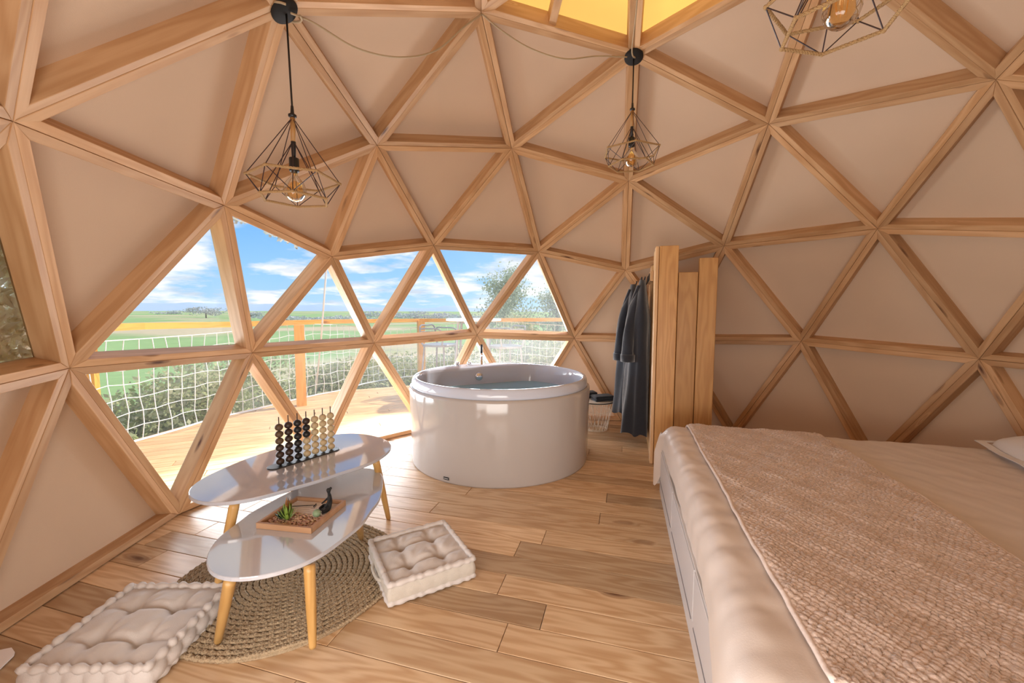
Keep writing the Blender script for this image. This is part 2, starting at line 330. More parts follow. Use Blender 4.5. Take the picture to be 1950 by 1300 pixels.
def inset(poly, d):
    n = len(poly); out = []; area = sum(poly[i][0]*poly[(i+1) % n][1]-poly[(i+1) % n][0]*poly[i][1] for i in range(n)); sg = 1 if area > 0 else -1
    for i in range(n):
        p = Vector(poly[i][:2]); a = Vector(poly[i-1][:2]); b = Vector(poly[(i+1) % n][:2])
        e1 = (p-a); e2 = (b-p)
        if e1.length < 1e-7 or e2.length < 1e-7: out.append(p); continue
        e1.normalize(); e2.normalize(); n1 = Vector((-e1.y, e1.x))*sg; n2 = Vector((-e2.y, e2.x))*sg
        k = 1+n1.dot(n2); out.append(p+(n1+n2)*(d/max(k, .3)))
    return out
def clip_poly(poly, clip):          # convex clip, both counter-clockwise
    out = [Vector(p) for p in poly]; n = len(clip)
    for i in range(n):
        a = Vector(clip[i]); b = Vector(clip[(i+1) % n]); e = b-a; res = []
        if not out: return []
        for j in range(len(out)):
            p, q = out[j], out[(j+1) % len(out)]
            sp = e.x*(p.y-a.y)-e.y*(p.x-a.x); sq = e.x*(q.y-a.y)-e.y*(q.x-a.x)
            if sp >= 0: res.append(p)
            if (sp > 0 and sq < 0) or (sp < 0 and sq > 0): res.append(p+(q-p)*(sp/(sp-sq)))
        out = res
    clean = []
    for p in out:
        if not clean or (p-clean[-1]).length > 1e-4: clean.append(p)
    if len(clean) > 1 and (clean[0]-clean[-1]).length < 1e-4: clean.pop()
    return clean if len(clean) >= 3 else []
def catmull(pts, k=6, closed=True):
    pts = [Vector(p) for p in pts]; n = len(pts); out = []
    for i in range(n if closed else n-1):
        if closed: p0, p1, p2, p3 = pts[i-1], pts[i], pts[(i+1) % n], pts[(i+2) % n]
        else: p0, p1, p2, p3 = pts[max(i-1, 0)], pts[i], pts[i+1], pts[min(i+2, n-1)]
        for j in range(k):
            t = j/k; out.append(.5*((2*p1)+(p2-p0)*t+(2*p0-5*p1+4*p2-p3)*t*t+(3*p1-p0-3*p2+p3)*t**3))
    if not closed: out.append(pts[-1])
    return out
def grid_mesh(P, closed_u=False):   # P[i][j] grid of points
    nu = len(P); nv = len(P[0]); vs = [tuple(p) for row in P for p in row]; fs = []
    for i in range(nu if closed_u else nu-1):
        i2 = (i+1) % nu
        for j in range(nv-1): fs.append((i*nv+j, i2*nv+j, i2*nv+j+1, i*nv+j+1))
    b = MB(); b.add(vs, fs); return b
def fbm(x, y, s=0):
    return (math.sin(x*1.3+y*.7+s)+.6*math.sin(x*2.9-y*2.1+s*1.7)+.4*math.sin(-x*5.1+y*4.3+s*2.3)+.25*math.sin(x*9.7+y*8.1+s*3.1))/2.25

# ------------------------------------------------------------------ geodesic dome
def build_nodes():
    nrm = lambda v: v/np.linalg.norm(v)
    z = 1/math.sqrt(5); r = 2/math.sqrt(5); ap = np.array([0, 0, 1.])
    pent = [np.array([r*math.cos(2*PI*k/5), r*math.sin(2*PI*k/5), z]) for k in range(5)]
    low = [np.array([r*math.cos(2*PI*(k+.5)/5), r*math.sin(2*PI*(k+.5)/5), -z]) for k in range(5)]
    lp = lambda a, b, t: nrm(a*(1-t)+b*t)
    rings = [[ap], [lp(ap, pent[k], 1/3) for k in range(5)], [], [], [], []]
    for k in range(5):
        p, q, l, l2 = pent[k], pent[(k+1) % 5], low[k], low[(k+1) % 5]
        rings[2] += [lp(ap, p, 2/3), nrm(ap+p+q)]; rings[3] += [p, lp(p, q, 1/3), lp(p, q, 2/3)]
        rings[4] += [lp(p, l, 1/3), nrm(p+q+l), lp(q, l, 1/3)]; rings[5] += [lp(p, l, 2/3), lp(q, l, 2/3), nrm(q+l+l2)]
    A = rz(PI/2+2.26316743); out = []
    for ri, ring in enumerate(rings):
        row = []
        for v in ring:
            w = A @ (np.array([v[0], -v[1], v[2]*.99362])*R_DOME)+np.array([0, 0, ZC])
            if ri == 5: w[2] = .004
            row.append(Vector(w))
        out.append(row)
    return out
NODE = build_nodes()
CEN = Vector((0, 0, ZC))
keys = [(r, i) for r in range(6) for i in range(len(NODE[r]))]
pos = {k: NODE[k[0]][k[1]] for k in keys}
adj = {k: [j for j in keys if j != k and (pos[j]-pos[k]).length < .47*R_DOME] for k in keys}
TRI = sorted({tuple(sorted((a, b, c))) for a in keys for b in adj[a] for c in adj[b] if c in adj[a] and len({a, b, c}) == 3})
HB = .036; DB = .094               # width of one board of a strut, depth of the frame
def tri_geo(t, hb=HB):
    P = [pos[k] for k in t]; n = (P[1]-P[0]).cross(P[2]-P[0]).normalized(); c = sum(P, Vector())/3
    if n.dot(c-CEN) < 0: P = [P[0], P[2], P[1]]; t = (t[0], t[2], t[1]); n = -n
    ins = []; outer = []
    for i in range(3):
        p, a, b = P[i], P[i-1], P[(i+1) % 3]; d1 = (a-p).normalized(); d2 = (b-p).normalized()
        s = d1.cross(d2).length; ins.append(p+(d1+d2)*(hb/s))
        rad = (p-CEN) if t[i][0] != 5 else Vector((p.x, p.y, 0)); outer.append(p+rad.normalized()*DB)
    return t, P, n, c, ins, outer
def frame_boards(t, parent, mat):
    t, P, n, c, ins, outer = tri_geo(t)
    for i in range(3):
        j = (i+1) % 3; a, b, ai, bi = P[i], P[j], ins[i], ins[j]
        ex = (b-a).normalized(); ey = (n.cross(ex)).normalized(); mid = (a+b)/2
        mat4 = Matrix((( ex.x, ey.x, n.x, mid.x), (ex.y, ey.y, n.y, mid.y), (ex.z, ey.z, n.z, mid.z), (0, 0, 0, 1)))
        inv = mat4.inverted()
        vs = [a, b, bi, ai, outer[i], outer[j], bi+n*DB, ai+n*DB]; cc = sum(vs, Vector())/8
        loc = [inv @ v for v in vs]
        g = random.uniform(.0005, .0013); lift = random.uniform(-.004, .0)
        for q in loc[:2]: q.y += g
        for q in loc[:4]: q.z += lift
        bv = .0016                     # eased inner arrises
        l0, l1, l2, l3 = loc[:4]
        ring = [l0+Vector((bv, 0, bv)), l0+Vector((bv*1.5, bv, 0)), l1+Vector((-bv*1.5, bv, 0)), l1+Vector((-bv, 0, bv)),
                l2+Vector((-bv, -bv, 0)), l2+Vector((0, 0, bv)), l3+Vector((0, 0, bv)), l3+Vector((bv, -bv, 0))]
        o0, o1, o2, o3 = loc[4:]
        vv = ring+[o0, o1, o2, o3]
        fs = [(1, 2, 4, 7)[::-1], (0, 3, 2, 1)[::-1], (7, 4, 5, 6)[::-1], (0, 1, 7, 6), (3, 5, 4, 2), (0, 8, 9, 3), (6, 5, 10, 11), (8, 11, 10, 9), (0, 6, 11, 8), (3, 9, 10, 5)]
        o = MB().add(vv, fs).build('frame_board', mat, parent); o.matrix_basis = mat4
    return P, n, c, ins
def sheet(name, t, parent, mat, depth=.080, ext=.012):
    t, P, n, c, ins, outer = tri_geo(t, HB-ext)
    ex = (P[1]-P[0]).normalized(); ey = n.cross(ex); m4 = Matrix(((ex.x, ey.x, n.x, c.x), (ex.y, ey.y, n.y, c.y), (ex.z, ey.z, n.z, c.z), (0, 0, 0, 1)))
    inv = m4.inverted(); o = MB().add([inv @ (q+n*depth) for q in ins], [(0, 2, 1)]).build(name, mat, parent); o.matrix_basis = m4
    return o
WIN = {'A': [((3,2),(4,1),(4,2)), ((3,2),(4,2),(3,3)), ((3,3),(4,2),(4,3)), ((3,3),(4,3),(3,4)), ((3,4),(4,3),(4,4)), ((3,4),(4,4),(3,5)), ((3,5),(4,4),(4,5))],
       'B': [((4,1),(4,2),(5,1)), ((4,2),(5,1),(5,2)), ((4,2),(4,3),(5,2)), ((4,3),(5,2),(5,3)), ((4,3),(4,4),(5,3)), ((4,4),(5,3),(5,4)), ((4,4),(4,5),(5,4))]}
win_all = [tuple(sorted(t)) for t in WIN['A']+WIN['B']]
camo_tri = tuple(sorted(((3,1),(4,0),(4,1))))
win_all.append(camo_tri)
shell = {}
for nm, lab in (('wall_front', 'cream canvas dome panels and timber struts round the big windows'), ('wall_left', 'cream canvas dome panels and struts on the left beside the cushion'),
                ('wall_right', 'cream canvas dome panels and struts behind the bed'), ('wall_back', 'cream canvas dome panels and struts behind the viewer'),
                ('ceiling', 'upper dome of cream canvas triangles between timber struts')):
    shell[nm] = thing(nm, lab, 'wall' if nm != 'ceiling' else 'ceiling', kind='structure')
wi = 0
pos_label = {}
for t in TRI:
    c = sum((pos[k] for k in t), Vector())/3; rr = sorted(k[0] for k in t)
    if t in win_all:
        wi += 1
        i = win_all.index(t)
        if t == camo_tri: lab = 'triangular window at far left with beige camouflage net behind its pane'
        elif i < 7: lab = ['leftmost upright triangular window under the first sloping strut', 'inverted triangular window with camouflage scraps along its top edge', 'narrow upright window crossed by the pale rope pole',
                           'inverted window left of the middle, above the deck rail', 'upright window in the middle between two inverted ones', 'inverted window behind the bathtub mixer showing the tree top', 'rightmost upright window with the young tree behind'][i]
        else: lab = ['inverted lower window at left above the coffee tables', 'upright lower window behind the tall coffee table', 'inverted lower window behind the bead abacus', 'upright lower window between abacus and tub',
                     'inverted lower window left of the tub', 'upright lower window hidden behind the tub', 'inverted lower window just above the right side of the tub'][i-7]
        w = thing('window_%d' % wi, lab, 'window', kind='structure')
        frame_boards(t, w, M['beam'])
        sheet('pane', t, w, M['pane_hazy'] if (c.x > -1.0 and t != camo_tri) else M['pane'], .088)
        continue
    if rr == [0, 1, 1]:
        par = shell['ceiling']; frame_boards(t, par, M['beam']); sheet('yellow_cover', t, par, M['yellow'], .10); continue
    if c.z > 1.72: nm = 'ceiling'
    elif c.y > abs(c.x)*.75: nm = 'wall_front'
    elif c.y < -abs(c.x)*.9: nm = 'wall_back'
    else: nm = 'wall_left' if c.x < 0 else 'wall_right'
    frame_boards(t, shell[nm], M['beam']); sheet('canvas_panel', t, shell[nm], M['canvas'])
# extra bar across the skylight triangle
for k0, k1, f0 in (((1, 1), (1, 2), .42),):
    a = pos[k0].lerp(pos[k1], f0); b = pos[k0].lerp(pos[(0, 0)], .62); ex = (b-a).normalized(); n = (pos[k1]-pos[k0]).cross(pos[(0, 0)]-pos[k0]).normalized(); n = n if n.z > 0 else -n; ey = n.cross(ex)
    o = MB().box((0, 0, .045), ((b-a).length, .045, .07)).build('skylight_bar', M['beam'], shell['ceiling']); mid = (a+b)/2
    o.matrix_basis = Matrix(((ex.x, ey.x, n.x, mid.x), (ex.y, ey.y, n.y, mid.y), (ex.z, ey.z, n.z, mid.z), (0, 0, 0, 1)))

# ------------------------------------------------------------------ floor of loose-length pine boards
ANG = math.radians(-15.5); U = Vector((math.cos(ANG), math.sin(ANG), 0)); V = Vector((-U.y, U.x, 0))
def uv(u, v, z=0): return U*u+V*v+Vector((0, 0, z))
floor = thing('floor', 'varnished knotty pine floorboards of the dome', 'floor', kind='structure')
base = [Vector((p.x, p.y))*1.033 for p in NODE[5]]
if sum(base[i].x*base[(i+1) % 15].y-base[(i+1) % 15].x*base[i].y for i in range(15)) < 0: base = base[::-1]
base_uv = [Vector((p.dot(U.xy), p.dot(V.xy))) for p in base]
BW = .1426; known = {0: -.53, 2: -.527, 4: -.437, -1: -.42}
for k in range(-20, 20):
    v1 = -.041-BW*k; v0 = v1-BW
    j = [known.get(k, random.uniform(-2.6, -.9) if k % 2 else random.uniform(-1.5, .6))]
    while j[-1] < 2.8: j.append(j[-1]+random.uniform(1.5, 2.1))
    while j[0] > -2.8: j.insert(0, j[0]-random.uniform(1.5, 2.1))
    for a, b in zip(j[:-1], j[1:]):
        poly = clip_poly([(a, v0), (b, v0), (b, v1), (a, v1)], base_uv)
        if len(poly) < 3: continue
        poly = inset(poly, .0013); cu, cv = (a+b)/2, (v0+v1)/2
        if not all(math.isfinite(q.x) for q in poly): continue
        o = MB().prism([(p.x-cu, p.y-cv) for p in poly], -.022, 0, .0016).build('floor_board', M['plank'], floor)
        o.location = uv(cu, cv); o.rotation_euler = (0, 0, ANG)
sub = MB().prism([(p.x, p.y) for p in base], -.028, -.0235).build('subfloor', M['slab'], floor)

# ------------------------------------------------------------------ deck, railing, net
DA = math.radians(26); DU = Vector((math.cos(DA), math.sin(DA))); DV = Vector((-DU.y, DU.x))
deck = thing('deck', 'sunny timber deck outside the windows', 'deck', kind='structure')
deck_poly = [Vector(p) for p in [(-4.35, .4), (-4.16, 1.9), (-3.95, 2.8), (-3.42, 4.1), (-2.35, 5.75), (.75, 5.2), (3.2, 3.6), (3.3, .4)]][::-1]
dp_uv = [Vector((p.dot(DU), p.dot(DV))) for p in deck_poly]
hole = [p*0.97 for p in base]
v = -3.0
def inside_base(p): return all((base[(i+1) % 15]-base[i]).cross(p-base[i]) > .0 for i in range(15))
DW = .118
for k in range(80):
    v0 = -4.2+k*DW
    s = -6.0+random.uniform(0, 2)
    while s < 6:
        e = s+random.uniform(2.2, 3.2)
        poly = clip_poly([(s, v0), (e, v0), (e, v0+DW), (s, v0+DW)], dp_uv)
        if len(poly) >= 3:
            pts = [DU*q.x+DV*q.y for q in poly]
            if not all(q.length < 2.3 for q in pts):
                pl = inset(poly, .003); cu, cv = (s+e)/2, v0+DW/2
                o = MB().prism([(q.x-cu, q.y-cv) for q in pl], -.06, -.032, .002).build('deck_board', M['deck'], deck)
                w = DU*cu+DV*cv; o.location = (w.x, w.y, 0); o.rotation_euler = (0, 0, DA)
        s = e
rp = [Vector(p) for p in [(-4.30, .55), (-4.12, 1.95), (-3.86, 2.9), (-3.36, 4.05), (-2.30, 5.72), (.72, 5.15), (3.1, 3.55)]]
railing = thing('deck_railing', 'orange-brown timber railing along the deck edge', 'railing')
RZ = 1.03
def rail_z(i): return [1.04, 1.045, 1.03, 1.03, 1.01, 1.05, 1.05][i]
for i in range(len(rp)-1):
    a = rp[i].to_3d(); b = rp[i+1].to_3d(); a.z = rail_z(i); b.z = rail_z(i+1); d = b-a; mid = (a+b)/2
    o = MB().box((0, 0, 0), (d.length+.02, .115, .062)).build('top_rail', M['rail'], railing)
    o.location = mid; o.rotation_euler = d.to_track_quat('X', 'Z').to_euler()
post_at = [(-4.29, 1.60), (-3.30, 3.30), (-2.25, 5.62), (.62, 5.10), (-4.2, .7), (2.6, 3.8)]
for px_, py_ in post_at:
    o = MB().box((0, 0, 0), (1.10, .115, .115)).build('post', M['rail'], railing)
    o.location = (px_, py_, .46); o.rotation_euler = (0, -PI/2, .5)
# net
path = catmull([p.to_3d() for p in rp], 24, False)
L_ = [0]
for a, b in zip(path[:-1], path[1:]): L_.append(L_[-1]+(b-a).length)
def along(s):
    for i in range(len(L_)-1):
        if L_[i+1] >= s: return path[i].lerp(path[i+1], (s-L_[i])/(L_[i+1]-L_[i]))
    return path[-1].copy()
net = MB(); cell = .135; ncol = int(L_[-1]/cell); nrow = 7
def net_pt(i, j):
    s = min(i*cell, L_[-1]-.001); p = along(s); top = .96+.03*math.sin(s*2.1)-.05*math.sin(s*1.3+1)
    f = j/nrow; z = -.02+f*top+.012*math.sin(i*1.9+j*1.3)*(0 < j < nrow)
    off = Vector((p.x, p.y, 0)).normalized()
    q = p-off*(.06+.02*math.sin(i*.7+j))
    q.z = z; q.x += .009*math.sin(j*2.3+i*1.1); q.y += .009*math.cos(j*1.7+i*.9); return q
G = [[net_pt(i, j) for j in range(nrow+1)] for i in range(ncol+1)]
for i in range(ncol+1): net.tube(G[i], .0042, 4, caps=False)
for j in range(nrow+1): net.tube([G[i][j] for i in range(ncol+1)], .011 if j in (0,) else .006 if j == nrow else .0042, 4, caps=False)
tag(net.build('safety_net', M['net']), 'white square-mesh cord net strung along the deck railing', 'net')
a = aty(622, 505, 2.95); b = at(601, 748, -.03)
tag(MB().tube([a, a.lerp(b, .5)+Vector((.01, 0, -.01)), b], .012, 8).build('guy_rope', M['pole'], smooth=True), 'pale straight rope pole slanting from the dome down to the deck', 'rope')

# bar table and bar chairs on the deck
tb = aty(902, 606, 3.75)
t = thing('bar_table', 'high white-topped bar table on the deck behind the tub', 'table', (tb.x, tb.y, -.032))
hz = tb.z+.03
MB().prism([(q.x, q.y) for q in catmull([(-.30, -.28, 0), (.30, -.28, 0), (.31, .28, 0), (-.31, .28, 0)], 4)], hz-.03, hz, .004).build('table_top', M['tabletop'], t)
for sx in (-1, 1):
    for sy in (-1, 1): MB().tube([(sx*.19, sy*.19, hz-.03), (sx*.25, sy*.25, 0)], .017, 8).build('leg', M['chair'], t)
MB().tube([(-.2, -.2, .3), (.2, -.2, .3), (.2, .2, .3), (-.2, .2, .3)], .011, 6, True).build('footrest', M['chair'], t)
def bar_chair(pxx, y, rot, lab):
    p = aty(pxx, 640, y); t = thing('bar_chair', lab, 'chair', (p.x, p.y, -.032), rot, 'bar chairs round the high table on the deck')
    sz = .74
    pl = [(-.19, -.18, 0), (.19, -.18, 0), (.19, .18, 0), (-.19, .18, 0)]
    MB().prism([(q.x, q.y) for q in catmull(pl, 4)], sz-.03, sz, .006).build('seat', M['chair'], t)
    for sx in (-1, 1):
        for sy in (-1, 1): MB().tube([(sx*.17, sy*.16, sz-.03), (sx*.22, sy*.21, 0)], .013, 8).build('leg', M['chair'], t)
        MB().tube(catmull([(sx*.2, .17, sz), (sx*.21, .2, sz+.21), (sx*.22, .05, sz+.23), (sx*.22, -.12, sz+.22), (sx*.21, -.17, sz+.14), (sx*.2, -.15, sz)], 5, False), .011, 8).build('armrest', M['chair'], t)
    MB().tube(catmull([(-.2, .18, sz), (-.19, .22, sz+.25), (0, .235, sz+.27), (.19, .22, sz+.25), (.2, .18, sz)], 5, False), .012, 8).build('back_frame', M['chair'], t)
    for k in range(6): MB().tube([(-.17, .2+k*.004, sz+.05+k*.033), (.17, .2+k*.004, sz+.05+k*.033)], .007, 6).build('back_slat', M['chair'], t)
    MB().tube([(-.2, -.2, .3), (.2, -.2, .3), (.2, .2, .3), (-.2, .2, .3)], .009, 6, True).build('footrest', M['chair'], t)
bar_chair(838, 4.1, 1.2, 'grey bar chair with curved armrests left of the high deck table')
bar_chair(962, 3.9, -1.1, 'grey bar chair with crossed legs right of the high deck table')

# ------------------------------------------------------------------ landscape
def ground_h(x, y):
    d = math.hypot(x, y); return -1.35-.012*min(d, 60)*0 - (0 if d < 8 else min((d-8)*.03, .9))+.15*fbm(x*.05, y*.05)
def ground():
    rad = [0, 3, 6, 8, 10, 13, 17, 22, 30, 42, 60, 85, 120, 170, 250, 360, 520, 800]; n = 72; P = []
    for i in range(n):
        a = 2*PI*i/n; P.append([(r*math.cos(a), r*math.sin(a), ground_h(r*math.cos(a), r*math.sin(a))) for r in rad])
    b = grid_mesh(P, True)
    m, N, L, bs = new_mat('meadow'); tc = N.new('ShaderNodeTexCoord')
    n1 = N.new('ShaderNodeTexNoise'); n1.inputs['Scale'].default_value = .022; n1.inputs['Detail'].default_value = 2; L.new(tc.outputs['Object'], n1.inputs['Vector'])
    r1 = N.new('ShaderNodeValToRGB'); L.new(n1.outputs['Fac'], r1.inputs[0]); e = r1.color_ramp.elements
    e[0].position = .40; e[0].color = (.50, .41, .26, 1); e[1].position = .46; e[1].color = (.25, .36, .14, 1); x = e.new(.60); x.color = (.29, .42, .17, 1); x = e.new(.66); x.color = (.40, .41, .22, 1)
    n2 = N.new('ShaderNodeTexNoise'); n2.inputs['Scale'].default_value = 1.5; n2.inputs['Detail'].default_value = 6; L.new(tc.outputs['Object'], n2.inputs['Vector'])
    mr = N.new('ShaderNodeMapRange'); mr.inputs['To Min'].default_value = .8; mr.inputs['To Max'].default_value = 1.2; L.new(n2.outputs['Fac'], mr.inputs['Value'])
    vm = N.new('ShaderNodeVectorMath'); vm.operation = 'SCALE'; L.new(r1.outputs[0], vm.inputs[0]); L.new(mr.outputs[0], vm.inputs['Scale'])
    L.new(vm.outputs[0], bs.inputs['Base Color']); bs.inputs['Roughness'].default_value = 1; bs.inputs['Specular IOR Level'].default_value = .1
    tag(b.build('ground', m, smooth=True), 'green and tan fields stretching to the horizon', 'ground', kind='structure')
ground()
def hills():
    P = []
    for i in range(121):
        a = math.radians(20+i*1.2); d = 700
        h = 5+5*max(0, fbm(i*.30, 0, 1.1))+3*max(0, fbm(i*.8, 3, .4))+6*math.exp(-((i-92)/16)**2)
        P.append([((d+w)*math.cos(a), (d+w)*math.sin(a), -2.5+h*f) for w, f in ((0, 0), (20, .6), (60, 1), (140, .5), (200, 0))])
    tag(grid_mesh(P).build('hills', simple('hazed_hills', (.37, .46, .56), 1., spec=0.), smooth=True), 'low haze-blue hills along the horizon', 'hills', kind='structure')  # blue-grey is distance haze put into the hill colour
hills()
def leaves(n, gen, size, seed, ratio=.55):
    r = np.random.default_rng(seed); C = gen(r, n)
    d = r.normal(size=(n, 3)); d /= np.linalg.norm(d, axis=1)[:, None]; e = np.cross(d, r.normal(size=(n, 3))); e /= np.linalg.norm(e, axis=1)[:, None]
    s = size*r.uniform(.6, 1.3, n)[:, None]
    v = np.stack([C-d*s, C+e*s*ratio, C+d*s, C-e*s*ratio], 1).reshape(-1, 3)
    me = bpy.data.meshes.new('foliage'); me.from_pydata(v.tolist(), [], np.arange(4*n).reshape(-1, 4).tolist()); return me
def blob(rad, zc, lumps=7):
    def g(r, n):
        L = [(r.normal(size=3)*np.array(rad)*.45, r.uniform(.45, .8)) for _ in range(lumps)]
        k = r.integers(0, lumps, n); d = r.normal(size=(n, 3)); d /= np.linalg.norm(d, axis=1)[:, None]
        rr = r.uniform(.45, 1, n)**.6
        return np.array([L[i][0] for i in k])+d*rr[:, None]*np.array(rad)*np.array([L[i][1] for i in k])[:, None]+np.array([0, 0, zc])
    return g
def shrub(x, y, r, h, seed, lab, n=2600, mat='bush', group='bushes beyond the net'):
    z0 = ground_h(x, y)
    t = thing('bush', lab, 'bush', (x, y, z0), 0, group)
    o = link('foliage', leaves(n, blob((r, r, h*.42), h*.52), .040, seed), M[mat], t); o['kind'] = 'stuff'
    s = MB()
    for k in range(5):
        a = k*1.3+seed; s.tube([(0, 0, 0), (.2*r*math.cos(a), .2*r*math.sin(a), h*.35), (.5*r*math.cos(a), .5*r*math.sin(a), h*.7)], [.03, .02, .008], 5)
    s.build('stem', M['bark'], t)
bl = [(-5.6, 1.6, .95, 1.75), (-5.5, 2.9, .95, 1.70), (-5.1, 4.1, .95, 1.75), (-4.7, 5.3, 1., 1.75), (-4.0, 6.5, 1., 1.75), (-3.0, 7.3, 1., 1.8), (-1.8, 7.6, 1., 1.95), (-.6, 7.4, 1., 2.2), (.6, 7.0, 1.05, 2.3), (1.8, 6.5, 1.05, 2.3), (3.0, 5.6, 1.05, 2.2), (3.9, 4.5, 1., 2.2)]
bname = ['leftmost bush behind the net by the left post', 'bush behind the net under the first window', 'second bush from the left behind the net, under the rail', 'bush behind the net just left of the orange post', 'bush behind the net between the orange post and the rope pole',
         'bush behind the net right of the rope pole', 'bush behind the far corner post of the deck', 'tall bush behind the left bar chair', 'tall pale bush behind the high deck table', 'tall bush behind the right bar chair', 'bush at the right end of the windows above the tub', 'bush furthest right beyond the deck']
for i, (x, y, r, h) in enumerate(bl): shrub(x, y, r, h, 40+i, bname[i], 8000)
def tree(px_, y, topy, spread, seed, lab, n):
    p = aty(px_, 600, y); z0 = ground_h(p.x, y); top = aty(px_, topy, y).z; H = top-z0
    t = thing('young_tree', lab, 'tree', (p.x, y, z0), 0, 'young trees beyond the deck')
    r = random.Random(seed); s = MB(); tips = []
    s.tube([(0, 0, 0), (.05, .02, H*.4), (-.03, .03, H*.75), (0, 0, H*.97)], [.07, .05, .03, .008], 7)
    for k in range(26):
        f = r.uniform(.38, .95); a = r.uniform(0, 2*PI); l = spread*(1.15-f)*r.uniform(.6, 1.2); b0 = Vector((0, 0, H*f)); b1 = b0+Vector((l*math.cos(a), l*math.sin(a), l*.8))
        s.tube([b0, b0.lerp(b1, .5)+Vector((0, 0, -.03)), b1], [.018, .012, .005], 5); tips += [b0.lerp(b1, q) for q in (.45, .6, .75, .9, 1.)]
    s.build('trunk', M['bark'], t); T = np.array([tuple(q) for q in tips])
    def g(rr, n): return T[rr.integers(0, len(T), n)]+rr.normal(size=(n, 3))*spread*.13
    o = link('foliage', leaves(n*3, g, .034, seed), M['tree'], t); o['kind'] = 'stuff'
tree(962, 9.0, 522, 1.15, 3, 'slender young leafy tree behind the middle-right window', 2600)
tree(1062, 8.5, 540, 1.0, 9, 'young tree at the edge of the rightmost window', 2200)
# hedgerow trees far off
far = [(392, 150, 17, 9, 'round bare tree alone on the horizon at left'), (478, 180, 9, 10, 'clump of far trees below the inverted left window'), (530, 120, 7, 12, 'far hedgerow clump right of the tall strut'), (575, 110, 7, 14, 'low far hedge clump left of the rope pole'),
       (655, 110, 7, 13, 'low far hedge clump right of the rope pole'), (700, 160, 9, 12, 'far tree line clump under the left-middle clouds'), (745, 160, 9, 12, 'far tree clump above the rail beside a strut'), (790, 150, 9, 12, 'far trees in the middle of the horizon'), (835, 150, 9, 12, 'far trees right of the middle strut'),
       (880, 130, 8, 11, 'far dark trees left of the young tree'), (910, 100, 6, 9, 'near hedgerow tree beside the young tree'), (1010, 100, 6, 12, 'far hedge between the two young trees'), (320, 240, 9, 12, 'tiny far trees at the left end of the horizon')]
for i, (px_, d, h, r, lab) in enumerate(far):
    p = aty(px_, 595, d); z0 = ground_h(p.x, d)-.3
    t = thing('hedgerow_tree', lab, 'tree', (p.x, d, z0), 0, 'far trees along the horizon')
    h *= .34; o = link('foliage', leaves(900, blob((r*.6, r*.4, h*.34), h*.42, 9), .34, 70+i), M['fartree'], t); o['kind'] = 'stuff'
    MB().tube([(0, 0, 0), (0, 0, h*.5)], [.25, .15], 6).build('trunk', M['bark'], t)

# camouflage net outside the far-left window and its scraps under the roof edge
def camo():
    t, P, n, c, ins, outer = tri_geo(camo_tri); r = random.Random(5); b = MB()
    P = [c+(q-c)*1.7 for q in P]; e1 = (P[1]-P[0]); e2 = (P[2]-P[0]); x1 = e1.normalized(); y1 = n.cross(x1)
    for i in range(11000):
        u_, v_ = r.random(), r.random()
        if u_+v_ > 1: u_, v_ = 1-u_, 1-v_
        p = P[0]+e1*u_+e2*v_+n*(.15+r.uniform(0, .05)+.02*fbm(u_*20, v_*20, 2)); a = r.uniform(0, 2*PI); x = x1*math.cos(a)+y1*math.sin(a); y = n.cross(x); k = r.uniform(.018, .034)
        b.add([p-x*k, p-y*k*.6+n*r.uniform(-.015, .015), p+x*k+n*r.uniform(-.03, .01), p+y*k*.6], [(0, 1, 2, 3)])
    tag(b.build('camouflage_net', canvas('beige_camouflage_cloth', (.95, .87, .72), (.95, .87, .72), .72), smooth=True), 'beige leafy camouflage net outside the far-left window', 'net', kind='stuff')
camo()
def scraps():
    a = pos[(3, 2)]; b = pos[(3, 3)]; n = ((a+b)/2-CEN).normalized(); r = random.Random(2); m = MB(); pts = []
    for k in range(15):
        f = .12+k*.042; p = a.lerp(b, f)+n*.14-Vector((0, 0, .050+.014*math.sin(k*.9)+.012*r.random())); pts.append(p)
        for q in range(2):
            x = Vector((r.uniform(-1, 1), r.uniform(-1, 1), r.uniform(-1, .3))).normalized(); y = x.cross(n).normalized(); l = r.uniform(.026, .052)
            m.add([p, p+x*l*.5+y*l*.35, p+x*l, p+x*l*.5-y*l*.35], [(0, 1, 2, 3)])
    m.tube(pts, .005, 5)
    tag(m.build('camouflage_scraps', simple('grey_camouflage_cloth', (.55, .58, .56), .9, noise=.2)), 'pale camouflage scraps hanging across the top of a window', 'net')
scraps()

